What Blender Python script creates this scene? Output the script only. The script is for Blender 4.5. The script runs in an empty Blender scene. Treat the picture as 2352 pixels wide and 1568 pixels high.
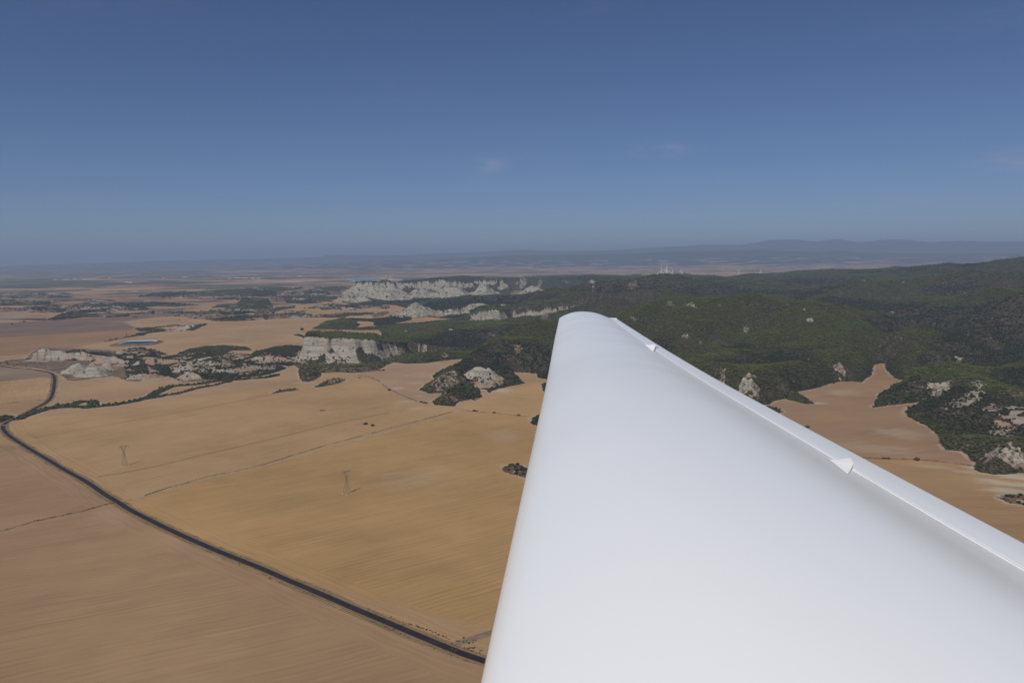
import bpy, bmesh, math, random
import numpy as np
from mathutils import Vector, Matrix

# ------------------------------------------------------------------ camera
SC = bpy.context.scene
COL = SC.collection
W0, H0, FPX = 2352.0, 1568.0, 1800.0           # the photograph's frame and focal length, px
CAM = np.array([0.0, 0.0, 300.0])               # 300 m above the plain
PITCH, ROLL = math.radians(6.07), math.radians(0.61)
Fv = np.array([0, math.cos(PITCH), -math.sin(PITCH)])
U0 = np.array([0, math.sin(PITCH), math.cos(PITCH)])
R0 = np.array([1.0, 0, 0])
Rv = R0*math.cos(ROLL) - U0*math.sin(ROLL)
Uv = U0*math.cos(ROLL) + R0*math.sin(ROLL)
cd = bpy.data.cameras.new('camera'); cam = bpy.data.objects.new('camera', cd); COL.objects.link(cam)
cd.sensor_width = 36.0; cd.lens = 36.0*FPX/W0; cd.clip_start = 0.05; cd.clip_end = 300000
M = Matrix(((Rv[0], Uv[0], -Fv[0], CAM[0]), (Rv[1], Uv[1], -Fv[1], CAM[1]), (Rv[2], Uv[2], -Fv[2], CAM[2]), (0, 0, 0, 1)))
cam.matrix_world = M
SC.camera = cam

# ------------------------------------------------------------------ light
SUN_EL, SUN_AZ = math.radians(51), math.radians(24)      # behind the camera, to its left
sdir = np.array([-math.sin(SUN_AZ)*math.cos(SUN_EL), -math.cos(SUN_AZ)*math.cos(SUN_EL), math.sin(SUN_EL)])
world = bpy.data.worlds.new('World'); SC.world = world; world.use_nodes = True
wn = world.node_tree; wn.nodes.clear()
wo = wn.nodes.new('ShaderNodeOutputWorld'); bg = wn.nodes.new('ShaderNodeBackground')
sky = wn.nodes.new('ShaderNodeTexSky'); sky.sky_type = 'NISHITA'; sky.sun_disc = False
sky.sun_elevation = SUN_EL; sky.sun_rotation = math.atan2(sdir[0], sdir[1]); sky.altitude = 2500
sky.air_density = 1.0; sky.dust_density = 0.1; sky.ozone_density = 4.0
tint = wn.nodes.new('ShaderNodeMix'); tint.data_type = 'RGBA'; tint.blend_type = 'MULTIPLY'; tint.inputs[0].default_value = 1; tint.inputs[7].default_value = (.67, .74, .905, 1)
wn.links.new(sky.outputs[0], tint.inputs[6]); 
tcw = wn.nodes.new('ShaderNodeTexCoord'); dirv = tcw.outputs['Generated']
def wnode(t, **k):
    n = wn.nodes.new(t)
    for a, v in k.items(): setattr(n, a, v)
    return n
def wmath(op, a, b=0.0, clamp=False):
    n = wnode('ShaderNodeMath', operation=op, use_clamp=clamp)
    for i, v in enumerate((a, b)):
        if isinstance(v, bpy.types.NodeSocket): wn.links.new(v, n.inputs[i])
        else: n.inputs[i].default_value = v
    return n.outputs[0]
def wrange(v, a, b, c=0.0, d=1.0):
    n = wnode('ShaderNodeMapRange', interpolation_type='SMOOTHSTEP'); wn.links.new(v, n.inputs[0])
    for i, w in zip((1, 2, 3, 4), (a, b, c, d)): n.inputs[i].default_value = w
    return n.outputs[0]
mp = wnode('ShaderNodeVectorMath', operation='MULTIPLY'); wn.links.new(dirv, mp.inputs[0]); mp.inputs[1].default_value = (26, 26, 95)
nz_ = wnode('ShaderNodeTexNoise'); wn.links.new(mp.outputs[0], nz_.inputs['Vector']); nz_.inputs['Scale'].default_value = 1; nz_.inputs['Detail'].default_value = 6; nz_.inputs['Roughness'].default_value = .6
mp2 = wnode('ShaderNodeVectorMath', operation='MULTIPLY'); wn.links.new(dirv, mp2.inputs[0]); mp2.inputs[1].default_value = (3.2, 3.2, 14)
nz2 = wnode('ShaderNodeTexNoise'); wn.links.new(mp2.outputs[0], nz2.inputs['Vector']); nz2.inputs['Scale'].default_value = 1; nz2.inputs['Detail'].default_value = 3
wisp = wmath('MULTIPLY', wrange(nz2.outputs[0], .58, .74), .15)            # thin fair-weather wisps all round the sky
for cx_, cy_, wx_, wy_, am_ in ((1500, 345, .075, .013, 1.0), (1130, 380, .035, .016, .8), (2335, 368, .06, .02, 1.1), (1385, 512, .03, .012, .45), (2080, 466, .05, .01, .4)):
    dv = np.array([(cx_-1176)/1800, 1, 0]); el = math.radians(-6.07)+math.atan((784-cy_)/1800)+.0106*(cx_-1176)/1800*0; dv = np.array([(cx_-1176)/1800*math.cos(el)/math.cos(0), math.cos(el), math.sin(el)-.0106*(cx_-1176)/1800]); dv /= np.linalg.norm(dv)
    sb_ = wnode('ShaderNodeVectorMath', operation='SUBTRACT'); wn.links.new(dirv, sb_.inputs[0]); sb_.inputs[1].default_value = tuple(dv)
    ml = wnode('ShaderNodeVectorMath', operation='MULTIPLY'); wn.links.new(sb_.outputs[0], ml.inputs[0]); ml.inputs[1].default_value = (1/wx_, 1/wx_, 1/wy_)
    ln = wnode('ShaderNodeVectorMath', operation='LENGTH'); wn.links.new(ml.outputs[0], ln.inputs[0]); wisp = wmath('ADD', wisp, wmath('MULTIPLY', wrange(ln.outputs['Value'], 1.0, .1), am_))
wisp = wmath('MULTIPLY', wisp, wrange(nz_.outputs[0], .38, .60)); wisp = wmath('MULTIPLY', wisp, .24, True)
cm = wnode('ShaderNodeMix', data_type='RGBA'); wn.links.new(wisp, cm.inputs[0]); wn.links.new(tint.outputs[2], cm.inputs[6]); cm.inputs[7].default_value = (6.6, 6.3, 7.4, 1)
wn.links.new(cm.outputs[2], bg.inputs[0]); wn.links.new(bg.outputs[0], wo.inputs[0])
bg.inputs[1].default_value = 0.06
sl = bpy.data.lights.new('sun', 'SUN'); sl.energy = 4.25; sl.angle = math.radians(0.53); sl.color = (1, 0.95, 0.88)
so = bpy.data.objects.new('sun', sl); COL.objects.link(so)
so.rotation_euler = Vector(sdir).to_track_quat('Z', 'Y').to_euler()
SC.view_settings.view_transform = 'Standard'; SC.view_settings.look = 'None'
SC.view_settings.exposure = 0.0; SC.view_settings.gamma = 1.0; SC.view_settings.use_curve_mapping = False
HAZE = dict(density=4.8e-5, color=(0.47, 0.60, 0.83))

# ------------------------------------------------------------------ helpers
def yh(x): return 605.0 - 25.0*np.asarray(x)/2352.0
def ray(px, py):
    return Fv + Rv*((px-W0/2)/FPX) + Uv*((H0/2-py)/FPX)
def G(px, py, z=0.0):                              # the point of the plain seen at px, py
    d = ray(px, py); t = (z-CAM[2])/d[2]
    return (CAM + d*t)[:2]
def P(px, py, D):                                  # point at forward distance D
    d = ray(px, py); return CAM + d*(D/d[1])
def azp(px): return math.atan2((px-W0/2)/FPX, math.cos(PITCH))
ZM = {'0': (0, 0, 1), '1': (0, 544.4, .27), '2': (544.4, 544.4, .27), '3': (1088.9, 514.2, .27), '4': (1633.3, 514.2, .3087),
      '5': (0, 907.4, .27), '6': (604.9, 907.4, .27), '7': (0, 1149.3, .26696), '8': (604.9, 1149.3, .26696),
      'R': (1633.3, 786.4, .3472), 'A': (665.5, 726, .1543), 'B': (0, 635.2, .1543), 'C': (756.2, 592.9, .2315),
      'F': (242, 713.9, .1029)}
def Z(k, x, y): a, b, c = ZM[k]; return a+c*x, b+c*y
def GZ(k, pts): return np.array([G(*Z(k, *p)) for p in pts])
def ss(a, b, x): t = np.clip((x-a)/(b-a), 0, 1); return t*t*(3-2*t)

def _h(ix, iy, seed):
    n = (ix.astype(np.int64)*374761393 + iy.astype(np.int64)*668265263 + seed*1274126177) & 0xffffffff
    n = ((n ^ (n >> 13))*1274126177) & 0xffffffff
    n = ((n ^ (n >> 16))*2246822519) & 0xffffffff
    return ((n ^ (n >> 15)) & 0xffffff)/float(0xffffff)
def vn(x, y, seed=0):
    ix = np.floor(x); iy = np.floor(y); fx = x-ix; fy = y-iy
    ux = fx*fx*fx*(fx*(fx*6-15)+10); uy = fy*fy*fy*(fy*(fy*6-15)+10)
    a = _h(ix, iy, seed); b = _h(ix+1, iy, seed); c = _h(ix, iy+1, seed); d = _h(ix+1, iy+1, seed)
    return (a*(1-ux)+b*ux)*(1-uy) + (c*(1-ux)+d*ux)*uy
def fbm(x, y, sc, octs=4, seed=0):
    s = 0; a = .5; tot = 0; c, sn = math.cos(.6), math.sin(.6); x = x/sc; y = y/sc
    for o in range(octs):
        s = s+a*vn(x, y, seed+o*17); tot += a; a *= .5
        x, y = (c*x-sn*y)*2.03+11.3, (sn*x+c*y)*2.03+5.7
    return s/tot
def ridged(x, y, sc, octs=4, seed=0):
    s = 0; a = .5; tot = 0; c, sn = math.cos(.7), math.sin(.7); x = x/sc; y = y/sc
    for o in range(octs):
        s = s+a*(1-np.abs(2*vn(x, y, seed+o*13)-1)); tot += a; a *= .5
        x, y = (c*x-sn*y)*2.03+3.3, (sn*x+c*y)*2.03+7.7
    return s/tot

def poly_sd(x, y, pts, margin=200.0):              # signed distance, positive inside; far outside = -1e4
    pts = np.asarray(pts, float); out = np.full(x.shape, -1e4)
    lo = pts.min(0)-margin; hi = pts.max(0)+margin
    m = (x > lo[0]) & (x < hi[0]) & (y > lo[1]) & (y < hi[1])
    if not m.any(): return out
    xs = x[m]; ys = y[m]; d = np.full(xs.shape, 1e18); ins = np.zeros(xs.shape, bool)
    n = len(pts)
    for i in range(n):
        ax, ay = pts[i]; bx, by = pts[(i+1) % n]; ex, ey = bx-ax, by-ay
        t = np.clip(((xs-ax)*ex+(ys-ay)*ey)/(ex*ex+ey*ey+1e-9), 0, 1)
        d = np.minimum(d, (xs-ax-t*ex)**2+(ys-ay-t*ey)**2)
        if ay != by:
            c = (ay > ys) != (by > ys)
            ins ^= c & (xs < ex*(ys-ay)/(ey)+ax)
    d = np.sqrt(d); out[m] = np.where(ins, d, -d)
    return out
def line_sd(x, y, pts, margin=200.0, param=False):    # distance to polyline
    pts = np.asarray(pts, float); out = np.full(x.shape, 1e4); par = np.zeros(x.shape); sgn = np.ones(x.shape)
    lo = pts.min(0)-margin; hi = pts.max(0)+margin
    m = (x > lo[0]) & (x < hi[0]) & (y > lo[1]) & (y < hi[1])
    if m.any():
        xs = x[m]; ys = y[m]; d = np.full(xs.shape, 1e18); pr = np.zeros(xs.shape); acc = 0
        for i in range(len(pts)-1):
            ax, ay = pts[i]; bx, by = pts[i+1]; ex, ey = bx-ax, by-ay; L = math.hypot(ex, ey)
            t = np.clip(((xs-ax)*ex+(ys-ay)*ey)/(L*L+1e-9), 0, 1)
            dd = (xs-ax-t*ex)**2+(ys-ay-t*ey)**2
            k = dd < d; d[k] = dd[k]; pr[k] = acc+t[k]*L; acc += L
        out[m] = np.sqrt(d); par[m] = pr
    return (out, par) if param else out
def smooth_line(pts, step=12.0):                   # Catmull-Rom, resampled in metres
    p = np.asarray(pts, float); p = np.vstack([2*p[0]-p[1], p, 2*p[-1]-p[-2]]); out = []
    for i in range(1, len(p)-2):
        n = max(2, int(np.linalg.norm(p[i+1]-p[i])/step))
        for k in range(n):
            t = k/n; out.append(.5*((2*p[i])+(-p[i-1]+p[i+1])*t+(2*p[i-1]-5*p[i]+4*p[i+1]-p[i+2])*t*t+(-p[i-1]+3*p[i]-3*p[i+1]+p[i+2])*t**3))
    out.append(p[-2]); return np.array(out)

# ------------------------------------------------------------------ land plan (points on the plain)
mainp = [('2', [(470, 1085), (520, 1110), (530, 1190), (545, 1228), (620, 1232), (680, 1205), (715, 1182), (705, 1155), (850, 1148), (1000, 1155), (1190, 1135),
                (1330, 1065), (1450, 1078), (1620, 1070), (1800, 1045), (2000, 1030), (1960, 1050), (1800, 1100), (1660, 1180), (1690, 1210), (1600, 1260), (1545, 1300),
                (1640, 1332), (1760, 1322), (1870, 1312), (1830, 1330), (1700, 1375), (1655, 1400), (1690, 1430), (1840, 1440), (1890, 1405), (2070, 1362)]),
         ('3', [(60, 1350), (130, 1440), (200, 1400), (290, 1385), (430, 1355), (380, 1300), (290, 1290), (250, 1262), (400, 1262), (530, 1272), (545, 1308), (620, 1320)]),
         ('0', [(1400, 880), (1560, 890), (1700, 925)]),
         ('R', [(375, 412), (430, 382), (490, 373), (560, 388), (620, 406), (682, 405), (660, 385), (590, 345), (570, 328), (700, 300), (780, 275), (850, 258), (920, 257), (990, 265),
                (1060, 215), (1075, 150), (1110, 138), (1150, 138), (1160, 180), (1190, 210), (1230, 245), (1300, 246), (1355, 248), (1330, 268), (1220, 275), (1110, 345), (1100, 375),
                (1055, 432), (1130, 425), (1200, 412), (1390, 392), (1330, 425), (1290, 440), (1285, 480), (1340, 515), (1420, 545), (1505, 610), (1505, 660), (1560, 712), (1660, 722),
                (1745, 800), (1740, 845), (1800, 862), (1900, 875), (2070, 862), (2300, 850), (2700, 800)])]
MAIN = [p for k, l in mainp for p in GZ(k, l)]
pol = lambda a, r: np.array([math.sin(math.radians(a))*r, math.cos(math.radians(a))*r])
MAIN += [pol(52, 1500), pol(60, 3000), pol(60, 9000), pol(30, 8600), pol(18, 8300), pol(5, 8400), pol(-5, 8500), pol(-7.5, 7400), pol(-10.5, 6800)]
MAIN += list(GZ('2', [(870, 525), (900, 548), (1000, 585), (1180, 572), (1350, 580), (1440, 605), (1425, 630), (1330, 672), (1180, 700), (1000, 690), (850, 700), (760, 712), (690, 755), (640, 782),
                      (790, 785), (1000, 790), (1200, 785), (1235, 818)]))
MAIN += [G(*p) for p in [(870, 790), (800, 793), (715, 800), (690, 812), (671, 837)]]
MAIN = np.array(MAIN)
HOLES = [('2', [(1010, 775), (1045, 748), (1005, 718), (1080, 713), (1170, 722), (1160, 750), (1260, 752), (1340, 735), (1500, 700), (1430, 690), (1530, 680), (1640, 680), (1760, 692), (1880, 695), (1700, 712), (1560, 738), (1350, 752), (1200, 765)]),
         ('3', [(-130, 625), (0, 610), (120, 612), (290, 598), (340, 565), (420, 570), (490, 578), (450, 592), (470, 608), (430, 626), (250, 618), (100, 624)]),
         ('2', [(1790, 790), (1820, 778), (1855, 795), (1830, 805)])]
# wild ground: polygon, tree density, dome height, dome width, rock
WILD = [
 ('B', [(290, 1320), (380, 1230), (480, 1120), (600, 1060), (900, 1060), (1500, 1085), (2000, 1130), (2400, 1190), (2700, 1150), (2352*1.25, 1180), (3200, 1120), (3600, 1140), (4000, 1180), (4350, 1200),
        (4360, 1330), (4100, 1430), (3700, 1530), (3300, 1560), (2900, 1560), (2700, 1570), (2500, 1480), (2352, 1500), (2200, 1545), (2000, 1560), (1900, 1550), (1780, 1500), (1650, 1480), (1400, 1510), (1100, 1555), (1000, 1540),
        (960, 1500), (850, 1440), (700, 1380), (500, 1350)], .0, 0, 60, 0),
 ('1', [(0, 1060), (100, 1040), (230, 1030), (330, 1080), (440, 1140), (300, 1115), (100, 1098), (0, 1090)], .02, 0, 60, 0),
 ('1', [(1490, 1005), (1560, 965), (1700, 940), (1900, 930), (2080, 935), (2135, 950), (2130, 965), (1990, 965), (1900, 990), (1850, 1020), (1750, 1030), (1550, 1030)], .72, 9, 60, .25),
 ('1', [(1075, 965), (1090, 948), (1200, 940), (1300, 955), (1440, 1000), (1300, 1010), (1000, 980)], .25, 8, 50, .2),
 ('2', [(110, 1015), (140, 975), (260, 945), (400, 930), (560, 925), (600, 960), (560, 1020), (480, 1085), (300, 1100), (0, 1060)], .75, 10, 60, .15),
 ('A', [(330, 190), (450, 120), (600, 75), (760, 60), (900, 48), (1000, 90), (1045, 130), (1010, 165), (850, 190), (600, 192)], .7, 16, 70, .35),
 ('A', [(940, 45), (1170, 45), (1700, 0), (1540, 100), (1350, 145), (1240, 135), (1260, 90), (1150, 78), (980, 75)], .9, 4, 60, 0),
 ('A', [(920, 208), (1200, 165), (1500, 120), (1800, 110), (2100, 80), (2352, 55), (2352, 120), (1900, 180), (1500, 200), (1200, 206)], .7, 5, 60, 0),
 ('A', [(60, 275), (130, 262), (190, 285), (255, 325), (235, 335), (150, 300), (90, 290)], .9, 0, 30, 0),
 ('A', [(370, 1058), (480, 990), (600, 955), (760, 925), (850, 945), (780, 985), (620, 1025), (480, 1055)], .45, 7, 22, .5),
 ('5', [(-60, 200), (0, 185), (60, 170), (118, 168), (110, 190), (40, 225), (-60, 250)], .9, 0, 30, 0),
 ('A', [(-5, 1120), (0, 1085), (60, 1075), (170, 1088), (90, 1100)], .6, 1, 30, 0),
 ('2', [(280, 1338), (350, 1305), (470, 1288), (545, 1292), (430, 1312)], .45, 1, 30, 0),
 ('6', [(2020, 632), (2060, 598), (2160, 585), (2300, 640), (2400, 700), (2240, 700), (2100, 668)], .5, 10, 30, .25),
 ('R', [(1885, 1022), (1950, 1006), (2030, 1000), (2200, 990), (2300, 1040), (2200, 1090), (2070, 1076), (1960, 1056)], .3, 5, 30, .4),
 ('R', [(375, 412), (395, 420), (430, 435), (470, 455), (450, 470), (380, 450)], .9, 0, 30, 0),
 ('3', [(570, 1365), (600, 1350), (640, 1360), (640, 1440), (595, 1425)], .95, 0, 30, 0),
 ('3', [(-65, 1480), (-20, 1452), (30, 1435), (62, 1465), (0, 1500)], .8, 2, 30, .2),
 ('0', [(1217, 969), (1226, 958), (1242, 948), (1244, 980), (1222, 974)], .9, 0, 30, 0),
 ('2', [(0, 560), (60, 515), (260, 525), (300, 570), (240, 600), (150, 580), (60, 590), (120, 615), (0, 630), (-60, 600)], .6, 4, 60, .1),
 ('2', [(400, 512), (600, 500), (860, 520), (700, 560), (560, 570), (420, 560)], .6, 4, 60, .1),
 ('2', [(230, 612), (350, 598), (500, 585), (490, 602), (300, 632)], .6, 2, 60, .1),
 ('2', [(700, 605), (850, 583), (980, 590), (900, 612), (720, 620)], .5, 5, 60, .4),
 ('2', [(1195, 602), (1250, 588), (1315, 600), (1270, 614)], .2, 8, 60, .5),
 ('2', [(480, 645), (540, 627), (595, 650), (490, 662)], .15, 5, 60, .6),
 ('1', [(1330, 490), (1700, 465), (2240, 425), (2350, 420), (2350, 500), (1800, 505), (1500, 500)], .9, 6, 90, 0),
 ('2', [(-20, 455), (150, 440), (300, 420), (560, 440), (400, 460), (100, 490), (0, 505)], .8, 6, 90, 0),
 ('2', [(700, 430), (860, 415), (1000, 425), (930, 460), (740, 462)], .9, 6, 90, 0),
 ('B', [(690, 650), (830, 655), (1150, 620), (1290, 605), (1530, 600), (1560, 590), (1300, 585), (1500, 560), (1700, 545), (1500, 500), (1300, 500), (1050, 520), (880, 560)], .6, 3, 60, .3),
 ('B', [(1560, 610), (1700, 605), (1900, 575), (2100, 555), (2352, 530), (2600, 560), (2900, 560), (3100, 540), (2800, 520), (2500, 530), (2250, 520), (2050, 540), (1800, 560), (1600, 590)], .45, 2, 60, .15),
 ('B', [(1150, 500), (1400, 450), (1800, 420), (2100, 395), (2352, 380), (2700, 400), (3000, 420), (2600, 450), (2352, 440), (2050, 455), (1500, 480)], .5, 3, 60, .2),
 ('1', [(2000, 600), (2240, 590), (2400, 600), (2240, 630), (2000, 632)], .3, 2, 60, .1),
]
HEDGE = [  # tree strips: points, half width (m), density
 ('1', [(150, 1548), (370, 1462), (520, 1445), (715, 1440)], 13, .8), ('1', [(360, 1475), (500, 1428), (600, 1432), (690, 1395), (790, 1400), (800, 1420)], 12, .75),
 ('1', [(760, 1445), (1000, 1422), (1150, 1395), (1280, 1360), (1345, 1310), (1400, 1285), (1500, 1262), (1650, 1255), (1800, 1230), (2000, 1212), (2240, 1195), (2350, 1175)], 13, .85),
 ('1', [(1290, 1368), (1400, 1345), (1500, 1333), (1580, 1312), (1650, 1290), (1800, 1262), (1950, 1228)], 9, .7),
 ('1', [(1400, 640), (1550, 632), (1800, 632), (2240, 630), (2600, 632)], 10, .5),
 ('2', [(590, 812), (750, 805), (860, 795)], 7, .3),
 ('F', [(30, 680), (240, 630), (480, 590), (740, 540)], 8, .8), ('F', [(740, 545), (850, 500), (1000, 485), (1200, 455)], 22, 1),
 ('F', [(820, 395), (900, 420), (1000, 430), (1200, 420), (1300, 425)], 45, 1), ('F', [(1000, 390), (1200, 365), (1400, 340), (1600, 320)], 14, 1),
 ('F', [(1200, 458), (1500, 458), (1830, 435)], 5, .7), ('F', [(1900, 430), (2000, 380), (2160, 305)], 22, .9), ('F', [(1640, 345), (1800, 330)], 8, .6),
 ('B', [(170, 710), (300, 705)], 8, .3), ('B', [(300, 670), (400, 672)], 12, .8),
]
# field colours (linear), row direction from two picture points
FS = .605                                           # stubble is darker than it looks
TAN = (.470*FS, .306*FS, .166*FS)
FIELDS = [
 ('0', [(-900, 740), (700, 690), (700, 1000), (-900, 1000)], (.47, .31, .165), (('1', 0, 900), ('1', 1000, 850))),
 ('7', [(-2500, 2200), (-1500, 400), (0, 262), (500, 132), (700, 78), (1000, 10), (1300, 170), (1700, 360), (2266, 620), (3500, 1130), (6500, 2300), (6500, 3300), (0, 3500)], (.410, .262, .138), (('7', 0, 1300), ('7', 2240, 860))),
 ('5', [(-900, 600), (-200, 435), (170, 415), (560, 655), (990, 905), (870, 935), (500, 1025), (0, 1150), (-900, 1400)], (.40, .26, .14), (('5', 0, 800), ('5', 900, 640))),
 ('5', [(20, 260), (110, 210), (400, 180), (1200, 90), (2240, -60), (3000, -150), (3300, -120), (3600, -50), (3830, 50), (3930, 130), (3700, 220), (3000, 420), (2240, 600), (1240, 858), (1040, 890), (560, 600), (100, 350)], (.49, .315, .15), (('5', 600, 320), ('5', 2000, 60))),
 ('5', [(1040, 890), (1240, 858), (2240, 600), (3300, 320), (3930, 140), (4480, 170), (5200, 300), (5000, 2000), (4300, 2000), (3400, 1780), (2240, 1470), (1700, 1250)], (.49, .305, .13), (('6', 0, 1300), ('6', 2000, 850))),
 ('6', [(1720, 135), (1620, 100), (1860, 10), (2300, -100), (2700, 0), (2700, 300), (2240, 180)], (.52, .33, .15), (('6', 1700, 60), ('6', 2200, 100))),
 ('A', [(640, 850), (860, 850), (1270, 825), (1380, 750), (1540, 685), (1600, 715), (2000, 705), (2352, 665), (2600, 640), (2352, 760), (2110, 905), (2150, 950), (1920, 1105), (2050, 1155), (2352, 1130), (2300, 1180), (2140, 1330), (2000, 1320), (1700, 1220), (1450, 1100), (1330, 1020), (1180, 930), (900, 885)], (.46, .30, .175), (('A', 1400, 900), ('A', 2000, 950))),
 ('B', [(-900, 700), (0, 690), (700, 655), (830, 658), (1150, 625), (1530, 605), (1700, 605), (2352, 540), (2800, 550), (2500, 590), (1950, 650), (1830, 680), (2050, 780), (1500, 810), (600, 870), (0, 905), (-900, 950)], (.245, .165, .115), (('B', 0, 780), ('B', 1500, 700))),
 ('B', [(-900, 1000), (0, 905), (600, 870), (1500, 810), (2050, 780), (2110, 830), (1600, 950), (1000, 1080), (600, 1090), (400, 1160), (-900, 1200)], (.37, .225, .12), (('B', 0, 900), ('B', 1500, 830))),
 ('B', [(-900, 530), (0, 530), (280, 530), (320, 560), (500, 550), (700, 590), (690, 655), (0, 640), (-900, 640)], (.12, .075, .052), (('B', 0, 900), ('B', 1500, 830))),
 ('B', [(-900, 430), (0, 415), (600, 410), (1400, 400), (1300, 440), (800, 480), (0, 485), (-900, 500)], (.14, .088, .06), (('B', 0, 900), ('B', 1500, 830))),
 ('1', [(1130, 605), (1300, 590), (1660, 570), (1590, 610), (1540, 640), (1300, 640)], (.27, .21, .165), (('B', 0, 900), ('B', 1500, 830))),
 ('1', [(0, 1102), (130, 1116), (350, 1142), (425, 1165), (430, 1200), (370, 1190), (0, 1230), (-500, 1250), (-500, 1100)], (.30, .215, .145), (('1', 0, 1160), ('1', 400, 1170))),
 ('1', [(0, 1230), (370, 1190), (430, 1205), (435, 1290), (400, 1378), (180, 1395), (0, 1418), (-500, 1440), (-500, 1250)], (.50, .33, .16), (('1', 0, 1380), ('1', 100, 1230))),
 ('1', [(0, 1422), (180, 1399), (405, 1382), (300, 1450), (120, 1545), (-300, 1600), (-500, 1450)], (.42, .27, .14), (('1', 0, 1460), ('1', 300, 1420))),
 ('R', [(375, 412), (570, 328), (850, 250), (1000, 150), (1150, 100), (1400, 240), (1600, 700), (1800, 830), (1700, 812), (1350, 775), (1000, 765), (600, 600)], (.385, .245, .135), (('R', 800, 700), ('R', 1400, 640))),
 ('R', [(400, 760), (1000, 765), (1350, 775), (1700, 812), (1900, 870), (2800, 800), (3200, 1300), (2600, 1900), (400, 1500)], (.44, .275, .135), (('R', 1300, 1000), ('R', 1900, 1010))),
 ('3', [(-200, 640), (0, 610), (490, 565), (470, 640)], (.47, .29, .14), (('3', 0, 620), ('3', 300, 620))),
]
PALE = [  # bleached patches: picture point, radius across, radius along (m), amount
 ('A', 1880, 990, 30, 22, .6), ('A', 1620, 1070, 22, 20, .6), ('A', 1930, 1190, 16, 16, .6), ('A', 1700, 1270, 26, 30, .4), ('A', 1860, 1370, 20, 20, .5),
 ('A', 500, 1000, 60, 25, .3), ('A', 200, 990, 30, 18, .6), ('A', 2000, 870, 60, 50, .3), ('R', 880, 330, 40, 60, .35), ('R', 1250, 600, 55, 45, .45), ('R', 1100, 700, 60, 40, .35),
 ('R', 1450, 820, 40, 12, .4), ('R', 1950, 930, 50, 16, .95), ('R', 2050, 890, 60, 18, 1), ('R', 1930, 985, 30, 16, .9), ('R', 2020, 985, 40, 14, .9), ('R', 1720, 825, 20, 8, .8), ('R', 1650, 850, 22, 10, .6),
 ('3', 230, 1415, 30, 45, .9), ('7', 950, 150, 30, 60, .15), ('6', 2050, 350, 30, 60, .3), ('6', 1300, 700, 60, 60, .2), ('R', 700, 400, 24, 14, .8),
]
ROAD = smooth_line(np.vstack([GZ('1', [(-500, 1040), (-200, 1075), (0, 1098), (130, 1112), (250, 1122), (350, 1138), (420, 1152), (452, 1172), (464, 1210), (457, 1290), (440, 1350), (415, 1388), (370, 1420), (300, 1455), (230, 1495)]),
                   GZ('5', [(120, 205), (60, 230), (28, 258), (30, 292), (80, 345), (170, 405), (300, 485), (420, 555), (560, 640), (700, 715), (800, 778), (900, 848), (1010, 912), (1100, 970), (1250, 1048), (1400, 1122), (1550, 1192), (1700, 1258), (1850, 1323), (2050, 1403)]),
                   GZ('8', [(0, 590), (200, 678), (400, 762), (600, 848), (800, 935), (1000, 1018), (1200, 1103), (1400, 1187), (1600, 1270), (1750, 1328), (1900, 1378), (2300, 1530), (2900, 1740)])]), 9.0)
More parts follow.
